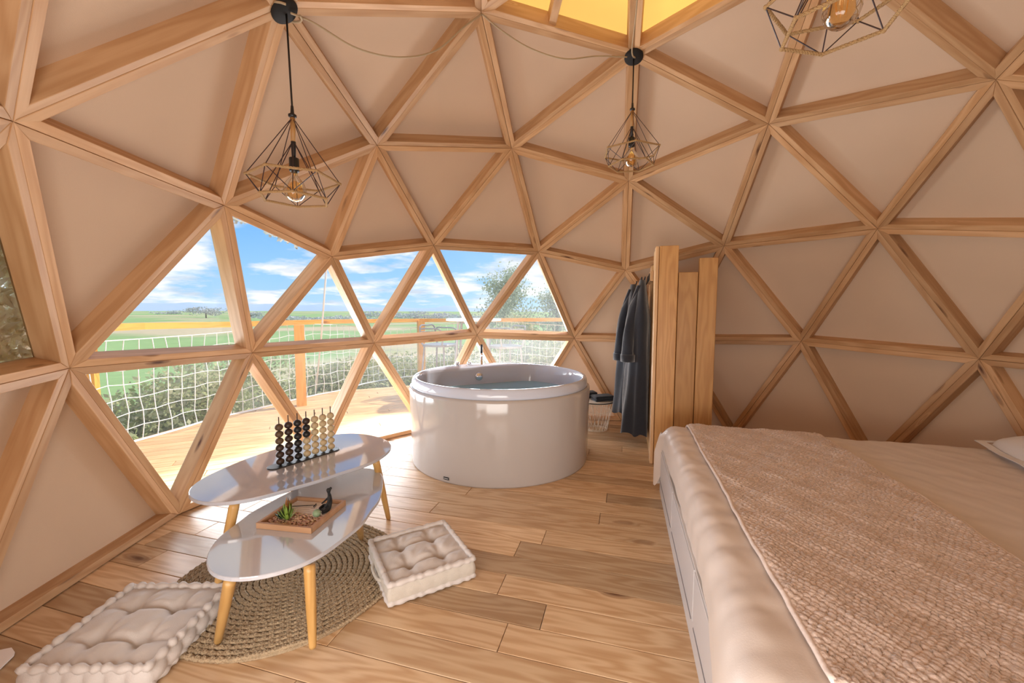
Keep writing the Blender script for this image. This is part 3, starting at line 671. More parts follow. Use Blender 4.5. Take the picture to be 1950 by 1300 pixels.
# ------------------------------------------------------------------ bathtub
TC = Vector((-.672, 1.466, 0)); NA = math.radians(115.5); CH = .475
tub = thing('bathtub', 'round white freestanding bathtub with glossy panelled side by the windows', 'bathtub', TC)
MB().lathe([(.728, 0), (.731, .01), (.738, .3), (.745, .585), (.742, .600), (.725, .606)], 96, cap1=False).build('side_panel', M['tub_side_shaded'], tub, True)
def basin():
    n = 120; rings = []
    def rin(a, r0, ch): 
        c = math.cos(a-NA); lim = ch/c if c > .2 else 9
        k = 14.; return (r0**-k+lim**-k)**(-1/k)
    for r, z in [(.714, .600), (.721, .603), (.725, .612), (.725, .630), (.721, .652), (.715, .667), (.709, .674), (.702, .677), (.694, .677)]: rings.append([(r*math.cos(2*PI*i/n), r*math.sin(2*PI*i/n), z) for i in range(n)])
    for r0, ch, z in [(.688, CH+.006, .674), (.683, CH, .668), (.676, CH-.003, .645), (.660, CH-.015, .55), (.64, CH-.03, .40), (.61, CH-.06, .25), (.55, CH-.12, .17), (.40, .30, .145), (.05, .05, .14)]:
        rings.append([(rin(2*PI*i/n, r0, ch)*math.cos(2*PI*i/n), rin(2*PI*i/n, r0, ch)*math.sin(2*PI*i/n), z) for i in range(n)])
    b = MB(); vs = [p for r in rings for p in r]; fs = []
    for k in range(len(rings)-1):
        for i in range(n): fs.append((k*n+i, k*n+(i+1) % n, (k+1)*n+(i+1) % n, (k+1)*n+i))
    fs.append(tuple((len(rings)-1)*n+i for i in range(n)))
    b.add(vs, fs); b.build('basin', M['tub'], tub, True)
    nw = 120; zz = .515; f = (.55-.47)/.15
    w = MB(); w.add([(rin(2*PI*i/nw, .654, CH-.018)*math.cos(2*PI*i/nw), rin(2*PI*i/nw, .654, CH-.018)*math.sin(2*PI*i/nw), zz) for i in range(nw)], [tuple(range(nw))])
    o = w.build('bath_water', water_mat()); o.location = TC
    tag(o, 'clear pale blue water filling the round bathtub', 'water')
basin()
def tubp(px_, py_, z): q = at(px_, py_, z)-TC; return Vector((q.x, q.y, z))
for px_ in (871, 894):
    q = tubp(px_, 697, .668)
    k = MB().lathe([(.022, 0), (.022, .004), (.014, .008), (.016, .012), (.021, .030), (.021, .040), (.017, .042)], 20, q).build('tap_knob', M['chrome'], tub, True)
q = tubp(917, 695, .668)
hs_ = MB().lathe([(.024, 0), (.024, .006), (.014, .01), (.013, .10), (.0125, .12)], 20, q).build('shower_handset', M['chrome'], tub, True)
MB().lathe([(.0125, .12), (.0115, .20), (.009, .205)], 16, q).build('handset_grip', M['black'], hs_, True)
nd = Vector((math.cos(NA), math.sin(NA), 0)); td = Vector((-nd.y, nd.x, 0))
q = aty(910, 714, 1.90); qq = nd*(CH-.012)+td*((q-TC).dot(td)); qq.z = .585
ov = MB().lathe([(.040, 0), (.040, .008), (.030, .022), (.010, .026)], 28); o = ov.build('overflow_cap', M['chrome'], tub, True)
o.location = qq; o.rotation_euler = (-nd+Vector((0, 0, .08))).to_track_quat('Z', 'Y').to_euler()
# badge near the foot of the panel
ba = math.radians(-90)-math.atan2((843-950)*1.0, 345*.5)*0
q = at(843, 914, .035); bd = (Vector((q.x, q.y, 0))-TC); ba = math.atan2(bd.y, bd.x)
def curved_plate(r, a, w, z0, z1, name, mat):
    P = [[((r+o_)*math.cos(a+s), (r+o_)*math.sin(a+s), z) for o_, z in ((-.002, z0), (.002, z0), (.002, z1), (-.002, z1))] for s in np.linspace(-w/2/r, w/2/r, 6)]
    return grid_mesh(P).build(name, mat, tub)
curved_plate(.7345, ba, .036, .031, .036, 'badge_stripe', M['grey_plate']).parent = curved_plate(.733, ba, .046, .024, .043, 'maker_badge', M['black'])

# ------------------------------------------------------------------ coffee tables
def px_outline(l, z, s=3.25, ox=350, oy=730): return [at(ox+a/s, oy+b/s, z) for a, b in l]
O1 = [(28, 680), (45, 640), (110, 590), (230, 530), (400, 460), (570, 405), (740, 355), (900, 318), (1000, 310), (1120, 312), (1220, 335), (1280, 370), (1283, 395), (1240, 440), (1150, 490), (1000, 540), (850, 590), (700, 635), (500, 690), (330, 725), (150, 735), (60, 715)]
O2 = [(140, 1080), (150, 1130), (190, 1180), (280, 1200), (400, 1195), (560, 1170), (740, 1110), (900, 1020), (1060, 900), (1180, 760), (1235, 630), (1225, 570), (1190, 535), (1140, 522), (1050, 525), (930, 558), (780, 612), (620, 690), (480, 760), (330, 860), (220, 950), (160, 1020)]
def coffee_table(name, lab, outline, z, legs, grp):
    P = px_outline(outline, z); c = sum(P, Vector())/len(P); c.z = 0
    # smooth the outline with a low-order Fourier fit in polar form
    pts = catmull([p-c for p in P], 5)
    ang = np.array([math.atan2(p.y, p.x) for p in pts]); rad = np.array([math.hypot(p.x, p.y) for p in pts])
    A = np.stack([np.ones_like(ang)]+[f(k*ang) for k in range(1, 9) for f in (np.cos, np.sin)], 1); co = np.linalg.lstsq(A, rad, rcond=None)[0]
    n = 96; a2 = np.arange(n)*2*PI/n; A2 = np.stack([np.ones_like(a2)]+[f(k*a2) for k in range(1, 9) for f in (np.cos, np.sin)], 1); r2 = A2 @ co
    poly = [(r2[i]*math.cos(a2[i]), r2[i]*math.sin(a2[i])) for i in range(n)]
    t = thing(name, lab, 'table', (c.x, c.y, 0), 0, grp)
    b = MB(); th = .017; rings = []
    for dz, ins in ((-th, .004), (-th+.003, .0005), (-.003, .0), (-.001, .0012), (0, .003)):
        q = inset(poly, ins) if ins else [Vector(p) for p in poly]; rings.append([(p[0], p[1], z+dz) for p in q])
    vs = [p for r in rings for p in r]; fs = [(k*n+i, k*n+(i+1) % n, (k+1)*n+(i+1) % n, (k+1)*n+i) for k in range(4) for i in range(n)]
    fs += [tuple(range(n-1, -1, -1)), tuple(4*n+i for i in range(n))]
    b.add(vs, fs); o = b.build('table_top', M['white_lacquer'], t)
    for top, foot in legs:
        a = (Vector(top)-c)*.955; a.z = z-th; f = Vector(foot)-c; f.z = FL
        d = (f-a); L0 = d.length
        o = MB().tube([(0, 0, 0), (.02, 0, 0), (L0*.5, 0, 0), (L0-.01, 0, 0), (L0, 0, 0)], [.0185, .0195, .0175, .0130, .0115], 16).build('leg', M['oak'], t, True)
        o.location = a; o.rotation_euler = d.to_track_quat('X', 'Z').to_euler()
    return t, c
FL = .012
ZT1, ZT2 = .425, .335
f1 = at(740, 988, 0); t1 = at(722, 876, ZT1-.02)
l1 = at(440, 962, ZT1-.02)
FL = 0.001
T1, C1 = coffee_table('coffee_table', 'taller white oval coffee table with oak legs carrying the bead abacus', O1, ZT1, [(t1, f1), (l1, (l1.x-.07, l1.y-.03, 0)), (( -1.80, .28, 0), (-1.84, .33, 0))], 'pair of nesting oval coffee tables')
FL = .0
la, lb, lc = at(415, 1226, .012), at(596, 1243, 0), at(688, 1027, .012)
FL = .021
T2, C2 = coffee_table('coffee_table', 'lower white oval coffee table on the jute rug carrying the zen garden', O2, ZT2, [(at(430, 1112, ZT2-.02), la), (at(590, 1082, ZT2-.02), lb), (at(686, 990, ZT2-.02), lc)], 'pair of nesting oval coffee tables')
for ch in T2.children:
    if ch.name.startswith('leg') and abs(ch.location.x+T2.location.x-at(590, 1082, ZT2-.02).x) < .01:
        pass

# jute rug: one coiled braid
RC = Vector((-1.575, -.20, 0))
rug = MB(); nr = 20; w = .0238
rug.lathe([(.002, .001), (nr*w-.01, .001), (nr*w-.01, .006), (.002, .006)], 64)
for i in range(nr):
    r0 = .012+i*w; seg = max(20, int(2*PI*r0/.0085)); turns = max(4, int(2*PI*r0/.036))
    for st in range(3):
        pts = []
        for k in range(seg):
            a = 2*PI*k/seg; ph = turns*a+st*2*PI/3
            wob = 1+.018*math.sin(2*a+.6)+.012*math.sin(3*a+2)+.006*math.sin(a*9+i*.8)
            r = (r0+.0070*math.sin(ph))*wob; pts.append((r*math.cos(a), r*math.sin(a), .0105+.0042*math.sin(2*ph)+.0012*math.sin(a*23+i*2.3+st)))
        rug.tube(pts, .0062, 5, True)
o = rug.build('jute_rug', M['jute'], smooth=True); o.location = RC
tag(o, 'round braided jute rug under the lower coffee table', 'rug')

# ------------------------------------------------------------------ abacus
ab0, ab1 = at(500+160/8.125, 755+1105/8.125, ZT1), at(500+1110/8.125, 755+815/8.125, ZT1)
abd = (ab1-ab0); aba = math.atan2(abd.y, abd.x); abc = (ab0+ab1)/2
ab = thing('bead_abacus', 'black abacus ornament with seven rods of wooden beads on the taller table', 'ornament', (abc.x, abc.y, ZT1+.0005), aba)
Lb = abd.length+.05; wb = .076
pl = [(Lb/2-wb/2+wb/2*math.cos(a), wb/2*math.sin(a)) for a in np.linspace(-PI/2, PI/2, 14)]+[(-Lb/2+wb/2+wb/2*math.cos(a), wb/2*math.sin(a)) for a in np.linspace(PI/2, 3*PI/2, 14)]
MB().prism(pl, 0, .005, .001).build('base', M['black'], ab)
bead_me = {}
def bead_mesh(mat):
    if mat not in bead_me:
        me = MB().sphere((0, 0, 0), .0194, 16, 10, (1, 1, .91)).mesh('bead'); me.materials.append(M[mat]); me.polygons.foreach_set('use_smooth', [True]*len(me.polygons)); bead_me[mat] = me
    return bead_me[mat]
x0 = -Lb/2+.062; dx = (Lb-.105)/6
for c in range(7):
    MB().tube([(x0+c*dx, 0, .004), (x0+c*dx, 0, .250)], .0026, 8).build('rod', M['bead_dark'], ab, True)
    for k in range(6):
        mt = ('bead_brown' if k > 2 else 'bead_dark') if c == 0 else 'bead_dark' if c == 1 else 'bead_black' if c == 2 else ('bead_pale' if k < 3 else 'bead_black' if k < 5 else 'bead_dark') if c == 3 else 'bead_pale'
        o = bpy.data.objects.new('bead', bead_mesh(mt)); COL.objects.link(o); o.parent = ab; o.location = (x0+c*dx, 0, .0228+k*.0350)

# ------------------------------------------------------------------ zen garden tray
zt = ZT2+.0008
tp = [at(480+a/9.75, 930+b/9.75, zt+.022) for a, b in [(65, 640), (1085, 740), (1740, 225), (850, 135)]]
tcx = sum(tp, Vector())/4; ta = math.atan2(tp[1].y-tp[0].y, tp[1].x-tp[0].x); tl = ((tp[1]-tp[0]).length+(tp[2]-tp[3]).length)/2; tw = ((tp[2]-tp[1]).length+(tp[3]-tp[0]).length)/2
tray = thing('zen_garden_tray', 'small square bamboo zen garden tray on the lower coffee table', 'tray', (tcx.x, tcx.y, zt), ta)
MB().box((0, 0, .003), (tl-.002, tw-.002, .006)).build('tray_bottom', M['tray'], tray)
for sx, sy, dx_, dy_ in ((0, -1, tl, .011), (0, 1, tl, .011), (-1, 0, .011, tw-.022), (1, 0, .011, tw-.022)):
    MB().box((sx*(tl/2-.0055), sy*(tw/2-.0055), .0115), (dx_, dy_, .023)).build('tray_side', M['tray'], tray)
r = random.Random(3)
P = [[(-tl/2+.012+(tl-.024)*i/40, -.012+(tw/2)*j/40, .0085+.0012*math.sin(j*1.35+.5*math.sin(i*.3))+.004*max(0, 1-j/6)*.4) for j in range(41)] for i in range(41)]
tag(grid_mesh(P).build('raked_sand', M['sand'], tray, True), None, None)['kind'] = 'stuff'
pb = {m: MB() for m in ('pebble', 'pebble2')}
for i in range(420):
    x = r.uniform(-tl/2+.017, tl/2-.017); y = r.uniform(-tw/2+.017, .0-.02*(x/tl)); m = 'pebble2' if r.random() < .4 else 'pebble'; k = r.uniform(.0032, .0062)
    pb[m].sphere((x, y, .0085+r.uniform(0, .0035)), k, 6, 4, (1.2, .9, .75))
for m in pb: o = pb[m].build('gravel', M[m], tray, True); o['kind'] = 'stuff'
def rosette(mb, c, n, l, w, tilt, seed, th=.003, curl=.3):
    r = random.Random(seed)
    for k in range(n):
        a = 2*PI*k/n*2.4+r.uniform(-.2, .2); ti = tilt+r.uniform(-.18, .18); ll = l*r.uniform(.8, 1.15); d = Vector((math.cos(a), math.sin(a), 0)); s = Vector((-d.y, d.x, 0)); R = []
        for i in range(6):
            f = i/5; p = Vector(c)+d*(ll*f*math.cos(ti+curl*f))+Vector((0, 0, ll*f*math.sin(ti+curl*f))); hw = w*(.5+1.1*f-1.58*f*f); R.append((p-s*hw, p-Vector((0, 0, th*(1-f))), p+s*hw, p+Vector((0, 0, .0008))))
        vs = [tuple(q) for g in R for q in g]; fs = [(i*4+j, i*4+(j+1) % 4, (i+1)*4+(j+1) % 4, (i+1)*4+j) for i in range(5) for j in range(4)]; mb.add(vs, fs)
def tray_pt(a, b, dz=.010):
    q = at(480+a/9.75, 930+b/9.75, zt+dz)-Vector((tcx.x, tcx.y, 0)); c, s = math.cos(-ta), math.sin(-ta); return Vector((q.x*c-q.y*s, q.x*s+q.y*c, dz))
pl_ = thing('succulent', 'small artificial succulent with green and rust leaves in the zen tray', 'plant', at(480+660/9.75, 930+590/9.75, zt+.010))
b = MB(); rosette(b, (0, 0, .004), 15, .070, .012, 1.0, 1); rosette(b, (0, 0, .004), 9, .056, .011, .6, 2); b.build('green_leaves', M['leaf_a'], pl_, True)
b = MB(); rosette(b, (-.026, .014, .002), 14, .048, .016, .55, 5); b.build('dark_leaves', M['leaf_b'], pl_, True)
b = MB(); rosette(b, (.002, .012, .004), 7, .096, .007, 1.25, 8); b.build('rust_leaves', M['leaf_c'], pl_, True)
q = at(480+1205/9.75, 930+520/9.75, zt+.012)
ca = thing('small_cactus', 'tiny round grey-green cactus in the zen tray', 'plant', (q.x, q.y, zt+.012))
b = MB(); nn = 24
b.lathe([(.005, 0), (.013, .004), (.0165, .012), (.0158, .021), (.010, .028), (.002, .030)], nn); b.build('cactus_body', M['cactus'], ca, True)
b = MB(); rr_ = random.Random(4)
for k in range(60):
    a = rr_.uniform(0, 2*PI); z = rr_.uniform(.003, .028); rad = .0165*math.sqrt(max(.05, 1-((z-.0145)/.0165)**2)); d = Vector((math.cos(a), math.sin(a), (z-.0145)/.02)); p = Vector((rad*math.cos(a), rad*math.sin(a), z)); b.tube([p, p+d*.004], [.0005, .0002], 3)
o = b.build('spines', M['sand'], ca); o['kind'] = 'stuff'
# rake
ra, rb = at(480+745/9.75, 930+327/9.75, zt+.013), at(480+1165/9.75, 930+308/9.75, zt+.016)
rk = thing('miniature_rake', 'tiny black rake lying on the sand of the zen tray', 'rake', (ra.x, ra.y, ra.z))
MB().tube([(0, 0, 0), rb-ra], .0016, 6).build('handle', M['black_soft'], rk)
dd = (rb-ra).normalized(); sd = Vector((-dd.y, dd.x, 0))
MB().tube([rb-ra-sd*.014, rb-ra+sd*.014], .0018, 6).build('head', M['black_soft'], rk)
for k in range(5): p = rb-ra+sd*(-.012+k*.006); MB().tube([p, p+dd*.003-Vector((0, 0, .007))], .0008, 5).build('tine', M['black_soft'], rk)
# seated figurine, one skinned body
def skin_body(name, verts, edges, radii, mat, parent, levels=2, root=0):
    me = bpy.data.meshes.new(name); me.from_pydata(verts, edges, []); o = bpy.data.objects.new(name, me); COL.objects.link(o); o.parent = parent
    sk = o.modifiers.new('skin', 'SKIN'); sk.use_smooth_shade = True; lay = me.skin_vertices[0] if me.skin_vertices else None
    for i, rad in enumerate(radii): lay.data[i].radius = rad if isinstance(rad, tuple) else (rad, rad); lay.data[i].use_root = (i == root)
    ss = o.modifiers.new('sub', 'SUBSURF'); ss.levels = ss.render_levels = levels
    dg = bpy.context.evaluated_depsgraph_get(); me2 = bpy.data.meshes.new_from_object(o.evaluated_get(dg)); o.modifiers.clear(); o.data = me2; me2.materials.clear(); me2.materials.append(mat)
    me2.polygons.foreach_set('use_smooth', [True]*len(me2.polygons)); return o
def add_skin_layer(me): pass
def figurine():
    q = at(480+1440/9.75, 930+390/9.75, zt+.009)
    f = thing('meditating_figurine', 'black faceless figurine sitting cross-legged in the zen tray', 'figurine', (q.x, q.y, zt+.010), math.radians(-66))
    s = .00132
    V_ = [(0, 0, 8), (0, 1, 20), (0, 2, 33), (0, 1, 46), (0, 0, 53), (0, -1, 58), (0, -1, 66), (0, -1, 73),
          (10, 1, 47), (17, -3, 33), (24, -15, 20), (27, -24, 12), (-10, 1, 47), (-17, -3, 33), (-24, -15, 20), (-27, -24, 12),
          (10, -4, 7), (26, -18, 6), (10, -28, 4), (-4, -26, 4), (-10, -4, 7), (-26, -18, 6), (-8, -30, 5), (6, -31, 6)]
    E_ = [(0,1),(1,2),(2,3),(3,4),(4,5),(5,6),(6,7),(3,8),(8,9),(9,10),(10,11),(3,12),(12,13),(13,14),(14,15),(0,16),(16,17),(17,18),(18,19),(0,20),(20,21),(21,22),(22,23)]
    R_ = [11, 8.5, 8, 9.5, 4.4, 4.6, 9, 6, 5, 3.6, 2.8, 2.6, 5, 3.6, 2.8, 2.6, 8, 6, 4, 2.8, 8, 6, 4, 2.8]
    me = bpy.data.meshes.new('body'); me.from_pydata([tuple(c*s for c in v) for v in V_], E_, [])
    o = bpy.data.objects.new('body', me); COL.objects.link(o); o.parent = f
    o.modifiers.new('skin', 'SKIN')
    if not me.skin_vertices: me.attributes  # layer is created with the modifier
    lay = me.skin_vertices[0].data
    for i, rad in enumerate(R_): lay[i].radius = (rad*s, rad*s); lay[i].use_root = (i == 0)
    ss = o.modifiers.new('sub', 'SUBSURF'); ss.levels = ss.render_levels = 2
    bpy.context.view_layer.update()
    dg = bpy.context.evaluated_depsgraph_get(); me2 = bpy.data.meshes.new_from_object(o.evaluated_get(dg)); o.modifiers.clear(); o.data = me2; me2.materials.append(M['black_soft'])
    me2.polygons.foreach_set('use_smooth', [True]*len(me2.polygons))
    MB().sphere((0, .0065, .0935), .0058, 10, 7).build('hair_bun', M['black_soft'], f, True)
try: figurine()
except Exception as ex: print('FIGURINE', ex)

# ------------------------------------------------------------------ floor cushions
def cushion(name, lab, c, rot, Lx, Ly, H, scallop, strap=False):
    t = thing(name, lab, 'cushion', (c[0], c[1], .002), rot, 'tufted cotton floor cushions')
    n = 64; tufts = [(sx*Lx*.20, sy*Ly*.20) for sx in (-1, 1) for sy in (-1, 1)]
    def top(x, y):
        ex, ey = abs(x)/(Lx/2), abs(y)/(Ly/2); d = 1-max(ex, ey)
        z = H+.020*(1-ex**4)*(1-ey**4)-.006
        for tx, ty in tufts:
            dx_, dy_ = x-tx, y-ty; dd_ = math.hypot(dx_, dy_); z -= .040*math.exp(-(dd_/.028)**1.2)
            # pleats that run out from the buttons
            a = math.atan2(dy_, dx_); z += .0022*math.sin(a*7+tx*9)*math.exp(-((dd_-.055)/.035)**2)
        for q in (-1, 1):
            z -= .012*math.exp(-((x-q*Lx*.20)/.016)**2)*(1-ey**6); z -= .012*math.exp(-((y-q*Ly*.20)/.016)**2)*(1-ex**6)
        return z+.0015*fbm(x*40, y*40, Lx*9)
    P = [[(-Lx/2+Lx*i/n, -Ly/2+Ly*j/n, top(-Lx/2+Lx*i/n, -Ly/2+Ly*j/n)) for j in range(n+1)] for i in range(n+1)]
    tt = grid_mesh(P).build('tufted_top', M['cotton'], t, True)
    per = [(-Lx/2+Lx*i/n, -Ly/2) for i in range(n)]+[(Lx/2, -Ly/2+Ly*i/n) for i in range(n)]+[(Lx/2-Lx*i/n, Ly/2) for i in range(n)]+[(-Lx/2, Ly/2-Ly*i/n) for i in range(n)]
    S = []; N_ = len(per)
    for k, (x, y) in enumerate(per):
        col = []
        nx = (x/(Lx/2) if abs(abs(x)-Lx/2) < 1e-6 else 0); ny = (y/(Ly/2) if abs(abs(y)-Ly/2) < 1e-6 else 0)
        for m in range(9):
            f = m/8; bl = .010*math.sin(PI*f)+(scallop*abs(math.sin(k*PI*6/n))*math.sin(PI*f))
            col.append((x+nx*bl, y+ny*bl, .004+(H-.004)*f))
        S.append(col)
    grid_mesh(S, True).build('side_band', M['linen'] if strap else M['cotton'], t, True)
    MB().add([(x, y, .004) for x, y in per], [tuple(range(N_-1, -1, -1))]).build('underside', M['cotton'], t)
    for z in (H, .014):
        pts = []; rs = []
        for k, (x, y) in enumerate(per):
            pts.append((x*1.012, y*1.012, z+.0016*math.sin(k*PI*10/n+1.5*math.sin(k*.23)))); rs.append(.0120+(.0012+scallop*.22)*math.sin(k*2*PI*9/n+math.sin(k*.31)))
        MB().tube(pts, rs, 8, True).build('rolled_edge', M['cotton'], t, True)
    for tx, ty in tufts: MB().sphere((tx, ty, top(tx, ty)+.002), .008, 10, 6, (1, 1, .5)).build('button', M['cotton'], tt, True)
    if strap:
        MB().tube(catmull([(-Lx/2-.006, -.075, H*.55), (-Lx/2-.020, -.04, H*.48), (-Lx/2-.022, .04, H*.46), (-Lx/2-.006, .08, H*.55)], 5, False), .008, 6).build('handle_strap', M['linen'], t, True)
    return t
cushion('floor_cushion', 'flatter tufted cream floor cushion at lower left beside the rug', (-1.925, -.575), math.radians(1), .39, .39, .078, .012)
cushion('floor_cushion', 'tufted cream floor cushion standing right of the rug with plain linen sides', (-1.0, -.14), math.radians(30), .37, .37, .092, .002, True)
q = at(2, 1252, 0)
tg = MB(); c0 = [at(a, b, .012) for a, b in [(-40, 1245), (22, 1232), (28, 1240), (26, 1246), (-5, 1275), (-50, 1300)]]
cc = sum(c0, Vector())/6
o = MB().prism([(p.x-cc.x, p.y-cc.y) for p in c0][::-1] if False else [(p.x-cc.x, p.y-cc.y) for p in c0], .0, .004).build('care_tag', M['tag']); o.location = (cc.x, cc.y, .006)
o.rotation_euler = (0.02, .02, 0)
tag(o, 'white plastic tag lying on the floor at the lower left corner', 'tag')

# ------------------------------------------------------------------ pendant lamps
def pendant(node, loc, zring, yaw, lab, can_px=None, near=None):
    nd = pos[node]; n = (nd-CEN).normalized()
    cpos = nd-n*.02
    t = thing('pendant_lamp', lab, 'lamp', (loc[0], loc[1], zring), 0, 'rope cage pendant lamps')
    O = Vector((loc[0], loc[1], zring)); cl = cpos-O
    o = MB().lathe([(.056, 0), (.060, .004), (.060, .022), (.052, .030), (.012, .034)], 32).build('canopy', M['black_soft'], t, True)
    o.location = cl+n*.018; o.rotation_euler = (-n).to_track_quat('Z', 'Y').to_euler()
    ru, rl, dz, ztop, zin = .188, .146, .089, .265, .165
    MB().tube([cl-n*.012, cl*.93+Vector((0, 0, 0)), Vector((0, 0, ztop+.05)), Vector((0, 0, ztop))] if (cl.xy.length > .02) else [cl-n*.012, Vector((0, 0, ztop+.05)), Vector((0, 0, ztop))], .0042, 8).build('flex', M['black'], t, True)
    MB().lathe([(.004, .055), (.006, .05), (.008, .02), (.017, .014), (.017, .006), (.009, 0)], 16, (0, 0, ztop-.004)).build('crown', M['black'], t, True)
    o = MB().tube([(0, 0, 0), (.105, 0, 0)], .0105, 14).build('stem', M['stem'], t, True); o.location = (0, 0, ztop); o.rotation_euler = (0, PI/2, 0)
    MB().lathe([(.008, 0), (.0105, -.004), (.0105, -.012), (.008, -.075)], 14, (0, 0, zin)).build('socket_neck', M['black'], t, True)
    sck = MB().lathe([(.010, 0), (.020, -.004), (.021, -.055), (.019, -.062)], 20, (0, 0, zin-.072)).build('socket', M['black'], t, True)
    zb = zin-.134
    bulb = MB().lathe([(.013, 0), (.013, -.012), (.020, -.026), (.036, -.045), (.046, -.070), (.047, -.085), (.040, -.108), (.024, -.124), (.004, -.130)], 28, (0, 0, zb)).build('bulb', M['amber'], sck, True)
    fb = MB()
    for k in range(6): a = k*PI/3; fb.tube([(.004*math.cos(a), .004*math.sin(a), zb-.02), (.017*math.cos(a), .017*math.sin(a), zb-.05), (.012*math.cos(a), .012*math.sin(a), zb-.095)], .0010, 5)
    fb.build('filament', M['filament'], bulb)
    Up = [Vector((ru*math.cos(yaw+k*PI/3), ru*math.sin(yaw+k*PI/3), 0)) for k in range(6)]
    Lo = [Vector((rl*math.cos(yaw+(k+.5)*PI/3), rl*math.sin(yaw+(k+.5)*PI/3), -dz)) for k in range(6)]
    def twisted(Pn, name):
        b = MB()
        for k in range(6):
            a, c = Pn[k], Pn[(k+1) % 6]; m = 26; d = (c-a).normalized(); s = Vector((-d.y, d.x, 0)); u = Vector((0, 0, 1))
            for st in range(3):
                b.tube([a.lerp(c, i/m)+(s*math.cos(i*1.15+st*2.094)+u*math.sin(i*1.15+st*2.094))*.0026 for i in range(m+1)], .0036, 5, caps=False)
            b.sphere(a, .0068, 8, 6)
        b.build(name, M['rope'], t, True)
    twisted(Up, 'upper_rope_ring'); twisted(Lo, 'lower_rope_ring')
    pairs = [((0, 0, ztop), p) for p in Up]+[((0, 0, zin), p) for p in Lo]+[(Up[k], Lo[k]) for k in range(6)]+[(Up[(k+1) % 6], Lo[k]) for k in range(6)]
    for a, c in pairs: MB().tube([a, c], .0019, 5).build('wire', M['wire'], t)
pendant((2, 1), (-1.545, -.1), 1.792, math.radians(23.6), 'black wire and rope pendant lamp hanging at left in front of the windows')
pendant((1, 2), (.221, .865), 2.272, math.radians(22.5), 'black wire and rope pendant lamp hanging furthest away in the middle')
pendant((1, 4), (.347, -.768), 2.106, math.radians(40.1), 'black wire and rope pendant lamp nearest, cut by the top edge')
def flex(pts, lab, r=.0045):
    tag(MB().tube(catmull(pts, 8, False), r, 7).build('electric_flex', M['cord'], smooth=True), lab, 'cable', 'beige lamp cables looped along the dome frame')
nM1, nP1, nP2, nAp = pos[(2, 1)], pos[(1, 1)], pos[(1, 2)], pos[(0, 0)]
dn = lambda p, k: p-(p-CEN).normalized()*k
a0, b0 = dn(nM1, .03), dn(nP1, .014)
flex([a0+Vector((.02, 0, .0)), aty(600, 45, (a0.y*.85+b0.y*.15)), aty(680, 92, (a0.y*.65+b0.y*.35)), aty(760, 109, (a0.y+b0.y)/2), aty(830, 96, a0.y*.25+b0.y*.75), aty(885, 50, a0.y*.1+b0.y*.9), b0], 'beige cable sagging from the left lamp to the upper strut joint')
a1, b1 = b0, dn(nP2, .035)
flex([a1, aty(955, 58, a1.y*.8+b1.y*.2), aty(1010, 92, a1.y*.6+b1.y*.4), aty(1075, 112, (a1.y+b1.y)/2), aty(1135, 107, a1.y*.25+b1.y*.75), b1+Vector((-.05, -.02, .0))], 'beige cable sagging from the strut joint to the middle lamp')
flex([b1+Vector((.0, -.03, -.01)), b1.lerp(nAp, .15)+Vector((-.015, 0, -.05)), b1.lerp(nAp, .5)+Vector((.0, 0, -.05)), nAp-Vector((0, 0, .03))], 'beige cable running from the middle lamp up to the skylight')
flex([a0+Vector((.06*math.cos(a), .06*math.sin(a), -.012+.02*math.sin(a*.5))) for a in np.linspace(0, 5.2, 14)], 'beige cable coiled round the canopy of the left lamp', .005)

# ------------------------------------------------------------------ plank partition with robes
PO = Vector((.545, 1.2, 0)); po_u, po_v = PO.dot(U), PO.dot(V)
par = thing('plank_partition', 'partition of thick oak-coloured upright planks behind the foot of the bed', 'partition', (PO.x, PO.y, 0), ANG)
def slab(name, x0, x1, y0, y1, h, mat, prnt=par, z0=.001):
    o = MB().box((0, 0, 0), (h-z0, y1-y0, x1-x0)).build(name, mat, prnt)
    # local x (grain) upwards
    o.matrix_basis = Matrix(((0, 0, 1, (x0+x1)/2), (0, 1, 0, (y0+y1)/2), (1, 0, 0, (h+z0)/2), (0, 0, 0, 1)))
    bv = o.modifiers.new('ease', 'BEVEL'); bv.width = .004; bv.segments = 2; return o
slab('upright_plank', .004, .140, -.002, .05, 1.702, M['slab'])
slab('upright_plank', .146, .284, .016, .06, 1.502, M['slab'])
slab('upright_plank', .288, .414, .0, .05, 1.604, M['slab'])
slab('edge_board', -.024, .0, .002, .12, 1.70, M['slab_edge'])
slab('side_plank', -.018, .006, .123, .36, 1.70, M['slab_edge'])
slab('side_plank', -.02, .004, .363, .60, 1.60, M['slab'])
slab('side_plank', -.02, .004, .603, .84, 1.62, M['slab_edge'])
slab('side_plank', -.02, .004, .843, 1.05, 1.55, M['slab_edge'])
slab('back_post', .01, .07, .85, .91, 1.5, M['slab'])
rail_ = MB().box((-.032, .62, 1.50), (.024, .62, .08)).build('hook_rail', M['slab_edge'], par)
for y in (.40, .52, .66, .78):
    MB().tube(catmull([(-.044, y, 1.53), (-.052, y, 1.47), (-.075, y, 1.435), (-.105, y, 1.45), (-.11, y, 1.50)], 5, False), .0055, 7).build('coat_hook', M['black'], par, True)
